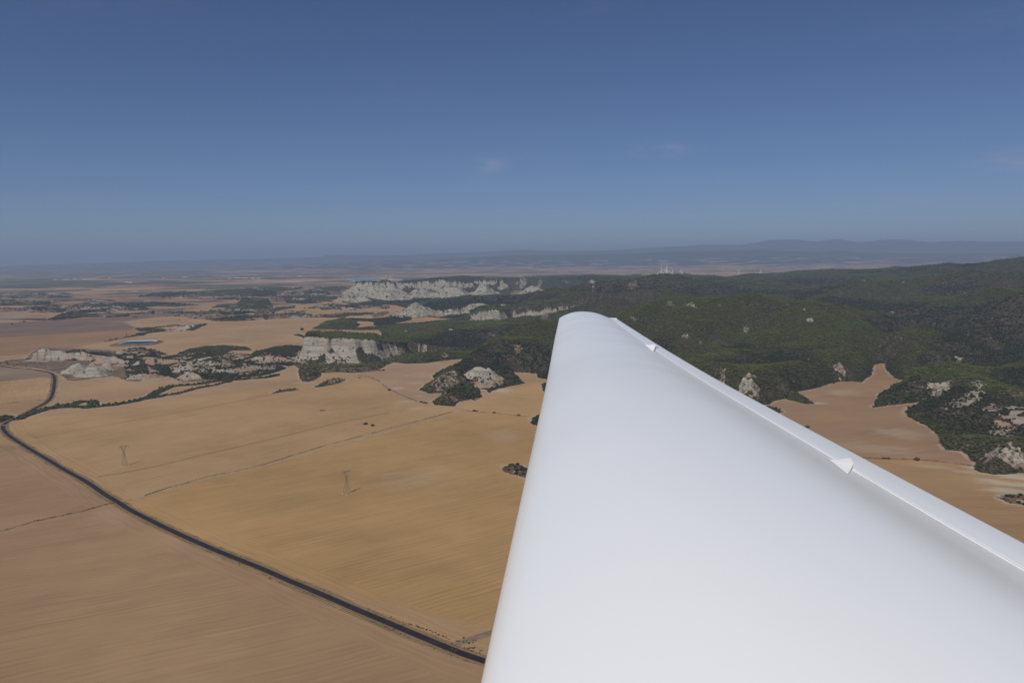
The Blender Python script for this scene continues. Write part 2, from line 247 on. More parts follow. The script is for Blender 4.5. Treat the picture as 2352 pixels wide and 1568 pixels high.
TRACKS = [  # key, points, half width m, kind
 ([('5', (1020, 900)), ('5', (1110, 885)), ('5', (1240, 862)), ('5', (1400, 806)), ('5', (1600, 752)), ('5', (1800, 697)), ('5', (2000, 657)), ('5', (2240, 600)), ('6', (300, 522)), ('6', (600, 437)), ('6', (900, 356)), ('6', (1150, 290)), ('6', (1400, 224)), ('6', (1600, 174)), ('6', (1690, 146)), ('6', (1712, 132)), ('6', (1690, 118)), ('6', (1640, 100)), ('6', (1750, 50)), ('6', (1860, 10)), ('3', (0, 1500)), ('3', (80, 1472)), ('3', (140, 1455))], 2.7, 'pale'),
 ([('6', (1640, 100)), ('6', (1470, 85)), ('2', (1640, 1428)), ('2', (1540, 1408)), ('2', (1400, 1348)), ('2', (1285, 1290)), ('2', (1205, 1230)), ('2', (1125, 1195)), ('2', (1030, 1180)), ('2', (900, 1160)), ('2', (830, 1152))], 2.0, 'pale'),
 ([('1', (230, 1103)), ('1', (340, 1122)), ('1', (450, 1150)), ('1', (530, 1188)), ('1', (556, 1215)), ('1', (510, 1250)), ('1', (488, 1300)), ('1', (478, 1345))], 2.6, 'pale'),
 ([('1', (-400, 1035)), ('1', (0, 1040)), ('1', (200, 1010)), ('1', (330, 990))], 3, 'dull'),
 ([('1', (560, 958)), ('1', (750, 915)), ('1', (920, 885)), ('1', (1180, 832)), ('1', (1215, 812)), ('1', (1180, 785)), ('1', (1085, 735)), ('1', (1065, 712)), ('1', (1150, 690))], 4, 'dull'),
 ([('1', (1630, 798)), ('1', (1850, 830)), ('1', (2000, 855)), ('1', (2100, 880)), ('2', (100, 890)), ('2', (300, 900)), ('2', (520, 880))], 3, 'pale'),
 ([('1', (2000, 855)), ('1', (2240, 838)), ('2', (150, 840)), ('2', (350, 830)), ('2', (470, 825)), ('2', (570, 790))], 4.5, 'pale'),
 ([('1', (1640, 738)), ('1', (1690, 690)), ('1', (1780, 652)), ('1', (2000, 645))], 5, 'pale'),
 ([('1', (1510, 645)), ('1', (1560, 618)), ('1', (1700, 575)), ('1', (1830, 550)), ('1', (1895, 538)), ('1', (1850, 525)), ('1', (1700, 520))], 8, 'dull'),
 ([('2', (570, 800)), ('2', (700, 768)), ('2', (900, 752)), ('2', (1010, 760))], 3, 'pale'),
 ([('2', (0, 660)), ('2', (300, 645)), ('2', (560, 650)), ('2', (800, 640)), ('2', (1200, 635))], 5, 'dull'),
 ([('5', (0, 438)), ('5', (100, 428)), ('5', (175, 418))], 2.2, 'pale'),
 ([('8', (1650, 1240)), ('8', (1750, 1200)), ('8', (1950, 1140)), ('8', (2400, 1000))], 4, 'dull'),
 ([('5', (140, 180)), ('5', (110, 215)), ('5', (90, 245))], 2.5, 'pale'),
]
WEEDS = [  # dark weedy lines between fields
 (GZ('5', [(990, 908), (870, 935), (700, 985), (500, 1025), (300, 1070), (100, 1130), (-300, 1230)]), 2.6),
 (GZ('5', [(1240, 850), (1400, 795), (1600, 740), (1800, 684), (2000, 645), (2240, 588), (2760, 430), (3400, 260), (3850, 140)]), 2.0),
 (GZ('R', [(900, 760), (1000, 762), (1150, 768), (1350, 772), (1500, 786), (1745, 815)]), 3.0),
 (GZ('6', [(1720, 130), (1950, 150), (2240, 180), (2500, 200)]), 2.2),
 (GZ('2', [(1540, 1400), (1400, 1342), (1280, 1283), (1200, 1222), (1120, 1188), (1030, 1174)]), 2.2),
 (GZ('2', [(100, 1362), (280, 1335), (480, 1290)]), 2.0), (GZ('1', [(-200, 1440), (0, 1420), (180, 1397), (400, 1380)]), 2.0),
 (GZ('1', [(1210, 738), (1350, 722), (1600, 715)]), 4), (GZ('2', [(0, 689), (300, 680), (-200, 700)]), 4), (GZ('5', [(-200, 445), (0, 438), (100, 430)]), 2.5),
 (GZ('1', [(-200, 1003), (0, 1003), (180, 1000)]), 4), (GZ('2', [(-150, 958), (0, 930), (-300, 975)]), 2),
]
FAINT = [(GZ('5', [(290, 362), (900, 255), (1500, 150), (2240, 10), (2900, -100)]), 2.2, .22), (GZ('5', [(850, 690), (1300, 610), (1700, 510), (2240, 390), (2640, 290), (2940, 220), (3300, 150)]), 3.2, .25)]

# ------------------------------------------------------------------ relief: control lines
ctrl = []
def ridge(pts, key='0'):                           # (px, py, D): height follows from the sight line
    prev = None
    for (x, y, D) in pts:
        x, y = Z(key, x, y); p = P(x, y, D)
        if prev is not None:
            n = max(1, int(np.linalg.norm(p-prev)/90))
            for k in range(1, n): ctrl.append(prev+(p-prev)*k/n)
        ctrl.append(p); prev = p
def valley(pts):                                   # (px, D, z)
    prev = None
    for (x, D, z) in pts:
        p = np.array([math.tan(azp(x))*D, D, z])
        if prev is not None:
            n = max(1, int(np.linalg.norm(p-prev)/120))
            for k in range(1, n): ctrl.append(prev+(p-prev)*k/n)
        ctrl.append(p); prev = p
ridge([(1040, 637, 7600), (1120, 638, 7600), (1235, 638, 7600), (1300, 640, 7500), (1340, 635, 7400), (1400, 637, 7200), (1500, 635, 7000), (1560, 634, 6900), (1640, 636, 6700), (1700, 637, 6600), (1745, 632, 6500), (1800, 630, 6500),
       (1850, 625, 6400), (1900, 624, 6400), (1975, 621, 6300), (2040, 620, 6200), (2110, 613, 6000), (2180, 607, 5800), (2240, 606, 5600), (2290, 601, 5400), (2352, 598, 5200), (2420, 600, 5200), (2600, 600, 5200)])
ridge([(980, 690, 4465), (1050, 684, 4465), (1150, 682, 4465), (1230, 672, 4370), (1300, 664, 4370), (1400, 655, 4370), (1500, 654, 4275), (1560, 657, 4275), (1650, 664, 4085), (1750, 670, 3990), (1850, 666, 3990), (1950, 664, 3990), (2080, 656, 3895), (2200, 649, 3800), (2352, 641, 3705), (2600, 640, 3705)])
ridge([(1510, 646, 4606), (1575, 652, 4418), (1629, 672, 4136), (1664, 690, 3901)])
ridge([(1700, 640, 5640), (1780, 652, 5170), (1850, 668, 4700)])
ridge([(2000, 640, 5452), (2060, 655, 4888), (2100, 668, 4418)])
ridge([(2240, 620, 4888), (2200, 640, 4512), (2150, 655, 4136)])
ridge([(1407, 730, 2558), (1475, 718, 2650), (1510, 727, 2650), (1548, 733, 2650), (1588, 723, 2697), (1656, 714, 2744), (1726, 706, 2744), (1772, 714, 2697), (1825, 719, 2697), (1880, 709, 2697), (1927, 703, 2744), (1988, 712, 2744), (2100, 714, 2744), (2158, 702, 2697), (2220, 690, 2650), (2352, 671, 2604), (2550, 660, 2604)])
ridge([(1862, 735, 2511), (1840, 768, 2306), (1788, 792, 2186), (1741, 810, 2092), (1680, 835, 1953)])
ridge([(2352, 802, 1950), (2280, 817, 1950), (2220, 841, 1930), (2170, 857, 1920)])
ridge([(2352, 802, 1950), (2500, 790, 1950), (2700, 780, 1950)])
ridge([(2352, 900, 1500), (2300, 930, 1430), (2250, 985, 1320)])
ridge([(2352, 715, 2372), (2250, 742, 2278), (2170, 768, 2186), (2096, 792, 2120)])
ridge([(707, 846, 1960), (712, 842, 1990)])
ridge([(993, 866, 1776), (1084, 828, 1901), (1150, 806, 2064), (1200, 780, 2237), (1248, 760, 2400), (1290, 743, 2544)])
ridge([(1500, 655, 4200), (1420, 690, 3700), (1380, 700, 3500)])
ridge([(1950, 664, 3900), (1900, 680, 3500)])
ridge([(1250, 672, 4400), (1210, 690, 4000)])
ridge([(1560, 733, 2600), (1600, 770, 2350), (1640, 800, 2200)])
ridge([(2158, 702, 2650), (2120, 740, 2350), (2060, 780, 2230)])
ridge([(940, 792, 2450), (1000, 776, 2700), (1100, 761, 2900), (1200, 755, 2900)])
valley([(1089, 3450, 8), (1200, 3350, 10), (1300, 3300, 20), (1500, 3300, 25), (1650, 3500, 35), (1800, 3600, 45), (2000, 3700, 60), (2200, 3600, 80), (2400, 3500, 90)])
valley([(950, 6000, 0), (1100, 6500, 5), (1200, 6400, 8), (1350, 5900, 25), (1500, 5700, 40), (1700, 5300, 50), (1900, 5000, 60), (2100, 4700, 80), (2352, 4500, 110)])
valley([(1000, 8300, 0), (1500, 7900, 40), (2000, 7500, 80), (2400, 6500, 120), (2700, 6500, 120)])
valley([(1780, 2650, 30), (1720, 2500, 20), (1640, 2350, 10), (1600, 2200, 3)])
valley([(2050, 2350, 15), (2100, 2600, 35), (2200, 2700, 60)])
valley([(2230, 2100, 20), (2352, 2250, 35), (2500, 2400, 60)])
valley([(1350, 1900, 5), (1400, 2200, 25), (1500, 2500, 45)])
valley([(1084, 2450, 5), (1150, 2550, 10), (1220, 2700, 25), (1250, 3000, 25)])
valley([(800, 2750, 0), (900, 3050, 0), (1000, 3200, 2), (1000, 3500, 3), (960, 3900, 3), (900, 4400, 3), (850, 5000, 2), (1000, 5400, 5), (1200, 5500, 10)])
valley([(1050, 4250, 10), (1150, 4300, 25)])
ctrl = np.array(ctrl)
# crags with a cliff on the camera's side: top edge (key, px, py, D), depth, cliff share
MESAS = [
 ([('A', 240, 310, 2340), ('A', 330, 303, 2325), ('A', 560, 322, 2322), ('A', 650, 320, 2330), ('A', 700, 315, 2334), ('A', 760, 305, 2322), ('A', 850, 330, 2302), ('A', 940, 330, 2302), ('A', 1010, 335, 2318), ('A', 1120, 345, 2328), ('A', 1250, 345, 2345),
   ('A', 1350, 380, 2390), ('A', 1450, 425, 2430), ('A', 1600, 440, 2470), ('A', 1760, 455, 2520)], 190, .36, 1.25, 6),
 ([('C', 285, 240, 5980), ('C', 370, 232, 5960), ('C', 500, 238, 5950), ('C', 525, 222, 5950), ('C', 600, 228, 5960), ('C', 614, 245, 6000)], 110, .22, 2.0, 30),
 ([('C', 700, 245, 6700), ('C', 800, 238, 6680), ('C', 1000, 222, 6650), ('C', 1100, 212, 6600), ('C', 1180, 222, 6560), ('C', 1300, 228, 6600), ('C', 1420, 242, 6700), ('C', 1490, 272, 6750)], 500, .3, 1.1, 25),
 ([('C', 1450, 225, 7000), ('C', 1560, 215, 6980), ('C', 1700, 208, 6950), ('C', 1750, 235, 6900)], 300, .3, 1.1, 20),
 ([('C', 1110, 522, 4060), ('C', 1250, 492, 4100), ('C', 1330, 468, 4150), ('C', 1400, 452, 4140), ('C', 1480, 443, 4130), ('C', 1600, 457, 4130), ('C', 1800, 457, 4150), ('C', 1900, 462, 4200)], 300, .4, 1.1, 18),
 ([('C', 1420, 560, 3640), ('C', 1500, 515, 3650), ('C', 1640, 503, 3650), ('C', 1720, 530, 3680), ('C', 1800, 555, 3720), ('C', 1900, 525, 3700), ('C', 2150, 492, 3680), ('C', 2352, 503, 3680), ('3', 830, 712, 3680), ('3', 1000, 708, 3690), ('3', 1100, 700, 3720), ('3', 1200, 692, 3740), ('3', 1400, 703, 3700), ('3', 1520, 722, 3660), ('3', 1640, 785, 3600)], 350, .45, .95, 16),
 ([('B', 575, 1105, 2420), ('B', 640, 1082, 2425), ('B', 720, 1090, 2430), ('B', 760, 1115, 2440), ('B', 930, 1115, 2440), ('B', 960, 1135, 2450)], 30, .15, 2.0, 9),
 ([('B', 1020, 1150, 2440), ('B', 1120, 1125, 2440), ('B', 1260, 1125, 2420), ('B', 1330, 1160, 2400), ('B', 1460, 1180, 2390), ('B', 1650, 1205, 2370)], 60, .4, 1.3, 9),
 ([('B', 1700, 1200, 2330), ('B', 1880, 1250, 2300), ('B', 2100, 1255, 2290), ('B', 2200, 1270, 2290)], 50, .4, 1.3, 8),
]
CONES = [('2', 2050, 1108, 1880, 80, .12),
  # key, px, py, D, radius, cap share
 ('C', 860, 432, 4170, 175, .0), ('C', 905, 300, 6000, 190, .1), ('C', 1210, 292, 5900, 190, .3), ('C', 1140, 300, 5950, 150, .2), ('C', 1540, 255, 6300, 160, .1), ('C', 620, 337, 5650, 150, .25), ('C', 325, 370, 5450, 90, .1), ('C', 460, 355, 5650, 90, .1), ('C', 210, 350, 5650, 140, .1),
 ('C', 2010, 275, 6300, 120, .1), ('C', 220, 490, 4700, 90, .1), ('C', 560, 205, 6010, 45, .2),
 ('B', 1170, 1292, 2125, 42, .15), ('B', 1385, 1345, 2075, 48, .28), ('B', 1590, 1298, 2190, 36, .25), ('B', 1780, 1295, 2260, 26, .2), ('B', 2150, 1412, 2025, 40, .28), ('B', 1540, 1210, 2330, 34, .3), ('B', 1380, 1290, 2200, 26, .2),
 ('B', 2140, 1320, 2130, 26, .2), ('1', 1640, 1142, 2005, 38, .3), ('1', 1720, 1100, 2110, 22, .2), ('B', 2240, 1120, 2480, 26, .2), ('B', 1810, 1085, 2560, 22, .1), 
('B', 1450, 640, 4650, 70, .3),
 ('B', 280, 630, 4450, 70, .3), ('B', 50, 640, 4450, 90, .3), ('B', 200, 305, 7000, 120, .2),
]
BADRIDGE = [(('1', 300, 985, 2440), ('1', 400, 968, 2470), ('1', 540, 972, 2470), ('1', 700, 970, 2450), ('1', 850, 975, 2430), ('1', 1000, 995, 2380), ('1', 1150, 1010, 2330), ('1', 1300, 1020, 2270), ('1', 1500, 1022, 2230), ('1', 1700, 1000, 2250), ('1', 1900, 1008, 2250), ('1', 2050, 1022, 2230), ('1', 2200, 1015, 2230), ('2', 150, 1020, 2220)),]

def seg_interp(px, py, pts3):                      # nearest-point height and distance on a 3-D polyline
    d = np.full(px.shape, 1e18); z = np.zeros(px.shape)
    for i in range(len(pts3)-1):
        a = pts3[i]; b = pts3[i+1]; e = b[:2]-a[:2]
        t = np.clip(((px-a[0])*e[0]+(py-a[1])*e[1])/(e@e+1e-9), 0, 1)
        dd = (px-a[0]-t*e[0])**2+(py-a[1]-t*e[1])**2
        k = dd < d; d[k] = dd[k]; z[k] = (a[2]+t*(b[2]-a[2]))[k]
    return np.sqrt(d), z

# ------------------------------------------------------------------ polar grid under the camera (fine where the picture looks)
azf = np.radians(np.linspace(-37, 37, 1000)); azc = np.radians(np.arange(37, 323, 4.0)[1:])
AZ = np.concatenate([azf, azc]); NA = len(AZ); NF = len(azf)
rr = [3., 60., 150., 260., 360., 440.]
while rr[-1] < 1150: rr.append(rr[-1]+3.6)
while rr[-1] < 2700: rr.append(rr[-1]+3.6)
while rr[-1] < 4300: rr.append(rr[-1]+6.0)
while rr[-1] < 8800: rr.append(rr[-1]+15.0)
while rr[-1] < 90000: rr.append(rr[-1]*1.018)
RR = np.array(rr); NR = len(RR)
AA, RG = np.meshgrid(AZ, RR)                      # rows: r
X = np.sin(AA)*RG; Y = np.cos(AA)*RG
print('grid', NR, NA, NR*NA)

xs, ys = X[:, :NF].ravel(), Y[:, :NF].ravel()
near = (RG[:, :NF].ravel() < 9500)
x = xs[near]; y = ys[near]; rad = np.hypot(x, y)
wobx = (fbm(x, y, 22, 3, 91)-.5)*9; woby = (fbm(x, y, 22, 3, 57)-.5)*9
xw, yw = x+wobx, y+woby
s_main = poly_sd(xw, yw, MAIN, 100)
for k, l in HOLES: s_main = np.minimum(s_main, -poly_sd(xw, yw, GZ(k, l), 300))
sdf = s_main.copy(); dens = np.where(s_main > -20, .93, 0.); rock = np.zeros(x.shape); dome = np.zeros(x.shape); tint = np.zeros(x.shape)
WP = []
for i, (k, l, dn, dh, dw, rk) in enumerate(WILD):
    pts = GZ(k, l); WP.append(pts); s = poly_sd(xw, yw, pts, 120)
    m = (s > -6) & (s > sdf*.999-0) & ((s_main < 0) | (i == 0))
    m = (s > -6) & (s_main < 2)
    dens[m] = dn; rock[m] = np.maximum(rock[m], rk*(fbm(x[m], y[m], 30, 3, 5) > .52))
    dome = np.maximum(dome, dh*ss(0, dw, s)*(.75+.5*fbm(x, y, 60, 2, 8)))
    sdf = np.maximum(sdf, s)
azx = np.arctan2(x, y); reg = ss(4150, 4700, y+500*(fbm(x, y, 900, 2, 101)-.5)+900*ss(azp(300), azp(700), azx))*ss(azp(1010), azp(930), azx)*(rad < 9000)
isl = (fbm(x, y*1.35, 520, 5, 102)-.535)*420
isl = np.where(reg > 0, isl-60*(1-reg), -300)
isl = np.where((s_main > -60), -300, isl)
m = isl > -4; dens[m] = np.maximum(dens[m], .18+.55*(fbm(x[m], y[m], 170, 2, 103) > .5)); sdf = np.maximum(sdf, isl)
dome = np.maximum(dome, ss(0, 40, isl)*(5+12*ridged(x, y, 160, 3, 104)))
rock = np.maximum(rock, .95*(isl > 3)*(fbm(x, y, 75, 3, 105) > .60))
for k, l, hw, dn in HEDGE:
    s = hw*(.6+.8*fbm(x, y, 50, 2, 3))-line_sd(xw, yw, GZ(k, l), 80)
    m = (s > -2) & (s_main < 2); dens[m] = np.maximum(dens[m], dn); sdf = np.maximum(sdf, s)
# main hills: inverse-distance surface through the control lines, on a coarse subgrid
step_r, step_a = 6, 6
ri = np.unique(np.concatenate([np.arange(0, NR, step_r), [NR-1]])); ai = np.unique(np.concatenate([np.arange(0, NF, step_a), [NF-1]]))
cx = X[np.ix_(ri, ai)]; cy = Y[np.ix_(ri, ai)]; num = np.zeros(cx.shape); den = np.zeros(cx.shape)
for c in ctrl:
    w = 1.0/((cx-c[0])**2+(cy-c[1])**2+900.0)**1.45; num += w*c[2]; den += w
HC = num/den
def coarse_to_fine(C):
    t = np.interp(np.arange(NR), ri, np.arange(len(ri))); u = np.interp(np.arange(NF), ai, np.arange(len(ai)))
    i0 = np.minimum(t.astype(int), len(ri)-2); j0 = np.minimum(u.astype(int), len(ai)-2); ft = (t-i0)[:, None]; fu = (u-j0)[None, :]
    a = C[i0][:, j0]; b = C[i0+1][:, j0]; c = C[i0][:, j0+1]; d = C[i0+1][:, j0+1]
    return (a*(1-ft)+b*ft)*(1-fu)+(c*(1-ft)+d*ft)*fu
hs = coarse_to_fine(HC).ravel()[near]
lw = np.clip(rad/25, 60, 160)
edge = ss(0, 1, s_main/lw)
amp = edge*np.clip(hs/55, .25, 1.3)*(1-.6*ss(4300, 6000, rad))
wx = x+60*(fbm(x, y, 260, 2, 31)-.5); wy = y+60*(fbm(x, y, 260, 2, 32)-.5)
big = ridged(wx, wy, 700, 2, 41)-.60; mid = ridged(wx, wy, 210, 2, 42)-.58
H = hs*edge + amp*(105*big+26*mid) + amp*6*(fbm(x, y, 30, 3, 43)-.5)
crest = (big*1.3+mid*.6)*edge
H = np.maximum(H, edge*2)
H = np.maximum(H, dome)
# badland crest
wa = WP[0]; sb = poly_sd(xw, yw, wa, 60)
for br in BADRIDGE:
    p3 = np.array([P(*Z(k, a, b), D) for k, a, b, D in br]); m = sb > -5
    d, z = seg_interp(x[m], y[m], p3)
    front = rad[m] < 2600
    hh = z*np.clip(1-d/(85+60*fbm(x[m], y[m], 50, 3, 66)), 0, 1)**1.3
    hh = hh*ss(0, 25, sb[m])
    H[m] = np.maximum(H[m], hh)
    dd = dens[m]; tt = ss(62, 25, d+30*(fbm(x[m], y[m], 40, 3, 67)-.5)) ; azm = np.arctan2(x[m], y[m])
    left = ss(azp(60), azp(170), azm); mix = np.where(azm > azp(300), .75, 0)*ss(90, 60, d)*(fbm(x[m], y[m], 45, 3, 15) > .40)
    dens[m] = np.maximum(dd, np.maximum(tt*(.15+.85*left)*.95, mix))
    azc0 = azp(380)
    rock[m] = np.maximum(rock[m], .9*((fbm(x[m], y[m], 35, 3, 68) > .50) & (azm > azp(290)) & (d < 120)))
for k, a, b, D, ra, rb in (('2', 1880, 1190, 1850, 60, 70), ('2', 2200, 1090, 1960, 70, 110), ('0', 1150, 812, 2080, 90, 120)):   # rounded wooded knolls
    p = P(*Z(k, a, b), D); q = np.clip(1-np.hypot((x-p[0])/ra, (y-p[1])/rb)+.25*(fbm(x, y, 60, 3, 121)-.5), 0, 1)
    H = np.maximum(H, p[2]*(1-(1-q)**2.2)*ss(0, 25, sdf))
gul = ridged(x, y, 26, 3, 71); gulm = ridged(x, y, 60, 3, 72); gulf = ridged(x, y, 120, 3, 73)
strat = np.zeros(x.shape)
for mi, (edg, depth, cf, run, fade) in enumerate(MESAS):
    p3 = np.array([P(*Z(k, a, b), D) for k, a, b, D in edg])
    sc = 1+depth/np.hypot(p3[:, 0], p3[:, 1]); back = p3[:, :2]*sc[:, None]
    pg = np.vstack([p3[:, :2], back[::-1]])
    far_m = 260
    s = poly_sd(x, y, pg, far_m)
    m = s > -far_m
    az0 = np.arctan2(p3[:, 0], p3[:, 1]); o = np.argsort(az0)
    zt = np.interp(np.arctan2(x[m], y[m]), az0[o], p3[o, 2])
    size = 1 if p3[0, 1] < 3000 else (1.6 if p3[0, 1] < 5000 else 2.6); gg = gul if mi >= 6 else (ridged(x, y, 38, 3, 71) if size == 1 else (gulm if size < 2 else gulf))
    d = -s[m] - fade*size*(gg[m]-.55)*(1.8 if mi >= 6 else 1.3)
    d = np.maximum(d, 0)
    base = np.minimum(np.minimum(H[m], zt)*.5, [0, 0, 45, 50, 8, 10, 0, 0, 0][mi])*(s[m] < 0)
    hgt = np.maximum(zt-base, 1)
    cl = hgt*cf; tl = hgt*(1-cf)*run
    d = np.maximum(d+(9*size*(fbm(x[m], y[m], 12*size, 3, 74)-.5)+(8 if mi == 0 else 14)*size*(fbm(x[m], y[m], 55*size, 2, 76)-.5))*(d > 0), 0)
    e1 = ss(0, .42*cl+2, d); x2 = np.clip((d-.2*cl)/(tl+1), 0, 1)
    z = zt - cl*e1 - (hgt-cl)*(1-(1-x2)**1.25)
    # bedding ledges on the cliff
    k = np.where((d > 0) & (x2 < .75), 1., 0.)
    per = 7.0 if size < 2 else 14.0
    z = z + k*1.6*size**.5*np.sin((z+3*fbm(x[m], y[m], 90, 2, 9))*2*math.pi/per)
    ok = np.where(s_main[m] > sb[m], ss(-5, 30, s_main[m]), ss(-5, 15, sb[m]))
    z = z*ok
    fd = np.interp(np.arctan2(x[m], y[m]), az0[o], p3[o, 1]); fr_ = (y[m] < fd) & (s[m] < 0)
    H[m] = np.where(fr_, np.minimum(H[m], z+H[m]*ss(40, 240, d-cl*.3-tl)), H[m])
    better = z > H[m]-4
    lim = [1.0, .95, .42, .5, .75, .8, 1, 1, 1][mi]
    rr_ = np.where((d > .3) & better & (x2 < 1), 1.0, 0.0)*ss(lim, lim*.75, x2+(.8 if mi < 2 else 1.3)*(fbm(x[m], y[m], 40*size, 3, 12)-.5))
    rr_ = rr_*ss(14, 34, zt) if mi < 6 else np.maximum(rr_, 1.*(s[m] > -3)*(s[m] < 14)*better)
    H[m] = np.maximum(H[m], z)
    rock[m] = np.maximum(rock[m], rr_)
    bushy = [.10, .22, .45, .45, .3, .28, 0, 0, 0][mi] if mi < 6 else .01
    dens[m] = np.where(rr_ > .3, bushy+.5*(x2 > .55)*(fbm(x[m], y[m], 45*size, 2, 19) > .56)*(mi < 6), dens[m])
for ci, (k, a, b, D, Rr, cap) in enumerate(CONES):
    p = P(*Z(k, a, b), D); m = (np.abs(x-p[0]) < Rr*1.5) & (np.abs(y-p[1]) < Rr*1.6)
    dx = x[m]-p[0]; dy = (y[m]-p[1])/1.15; d = np.hypot(dx, dy); th = np.arctan2(dy, dx)
    g = ((gul if Rr < 60 else (gulm if Rr < 100 else gulf))[m]-.5)*(.45 if Rr < 60 else .5)+.10*np.sin(th*2+ci*1.7)+.06*np.sin(th*5+ci)+.05*np.sin(th*15+3*fbm(x[m], y[m], 20, 2, 75))*ss(.3, .8, d/Rr)
    t = np.clip((d/Rr-cap)/(1-cap)+g*ss(cap*.6, cap+.25, d/Rr), 0, 1.3)
    zp = max(p[2], 4.0)
    z = zp*(1-np.clip(t, 0, 1))**.95
    z = np.where(d/Rr < cap, zp*(1+.05*(1-(d/Rr/(cap+1e-6))**2)), z)
    per = 6.5 if Rr < 60 else 9
    z = z+.9*np.sin(z*2*math.pi/per)*(t > .05)*(t < .9)
    H[m] = np.maximum(H[m], z)
    isr = (t < .98) & (z > H[m]-3)
    knoll = ci == 0
    if knoll: isr = isr & (y[m] < p[1]+15) & (fbm(x[m], y[m], 34, 4, 122)+.25*(d/Rr < .5) > .50)
    rock[m] = np.maximum(rock[m], np.where(isr, ss(1., .86, t), 0))
    dens[m] = np.where(isr & (t < .9), (.02 if k in 'B1' else (.22 if knoll else .2)), dens[m])
    sdf[m] = np.maximum(sdf[m], (1-t)*Rr*.6)
for br in BADRIDGE:                               # the wood along the badland crest
    p3 = np.array([P(*Z(k, a, b), D) for k, a, b, D in br]); m = (sb > -2)
    d, z = seg_interp(x[m], y[m], p3); azm = np.arctan2(x[m], y[m]); n4 = fbm(x[m], y[m], 45, 3, 111); n5 = fbm(x[m], y[m], 30, 4, 112)
    right = ss(azp(235), azp(330), azm)
    wdt = 16+26*right+50*(n4-.5)
    on = (d < wdt) & (azm > azp(150)); dm = dens[m]; rm = rock[m]
    wood_r = (right > .5) & (n4 > .43) & (d < 240)
    on2 = on | wood_r; dm = np.where(on2, .9, dm); rm = np.where(on2, 0, rm)
    rm = np.where((right > .5) & (n5 > .56) & (d > 8), .95, rm); dm = np.where((right > .5) & (n5 > .56) & (d > 8), .12, dm)
    dens[m] = dm; rock[m] = rm
m = (s_main > 0) & (rad < 2700) & (np.arctan2(x, y) < azp(930)) & (np.arctan2(x, y) > azp(660)) & (H < 9) & (rock < .4)
dens[m] = np.minimum(dens[m], .5)
# lay the fields flat but gently rolling
roll = 4.0*(fbm(x, y, 500, 2, 77)-.5)*ss(0, 120, -sdf)*ss(500, 900, rad)*0
H = H+roll

Hf = np.zeros(xs.shape); Hf[near] = H; Hf = Hf.reshape(NR, NF)
def fullf(v, fill): o = np.full(xs.shape, fill, float); o[near] = v; return o.reshape(NR, NF)
SD = fullf(np.clip(sdf, -300, 300), -300); DN = fullf(dens, 0.); CR = fullf(crest, 0.)
def samp(F, px_, py_):
    a = np.arctan2(px_, py_); r = np.hypot(px_, py_)
    u = (a-azf[0])/(azf[1]-azf[0]); t = np.interp(r, RR, np.arange(NR))
    u = np.clip(u, 0, NF-1.001); t = np.clip(t, 0, NR-1.001); i = t.astype(int); j = u.astype(int); f = t-i; g = u-j
    return (F[i, j]*(1-f)+F[i+1, j]*f)*(1-g)+(F[i, j+1]*(1-f)+F[i+1, j+1]*f)*g
def hit(px, py):                                  # first ground point on a sight line
    D = np.arange(900, 9000, 8.0); d = ray(px, py); n = math.hypot(d[0], d[1])
    qx = d[0]/n*D; qy = d[1]/n*D; qz = 300+d[2]/n*D; h = samp(Hf, qx, qy)
    k = np.argmax(qz < h); return np.array([qx[k], qy[k], h[k]])
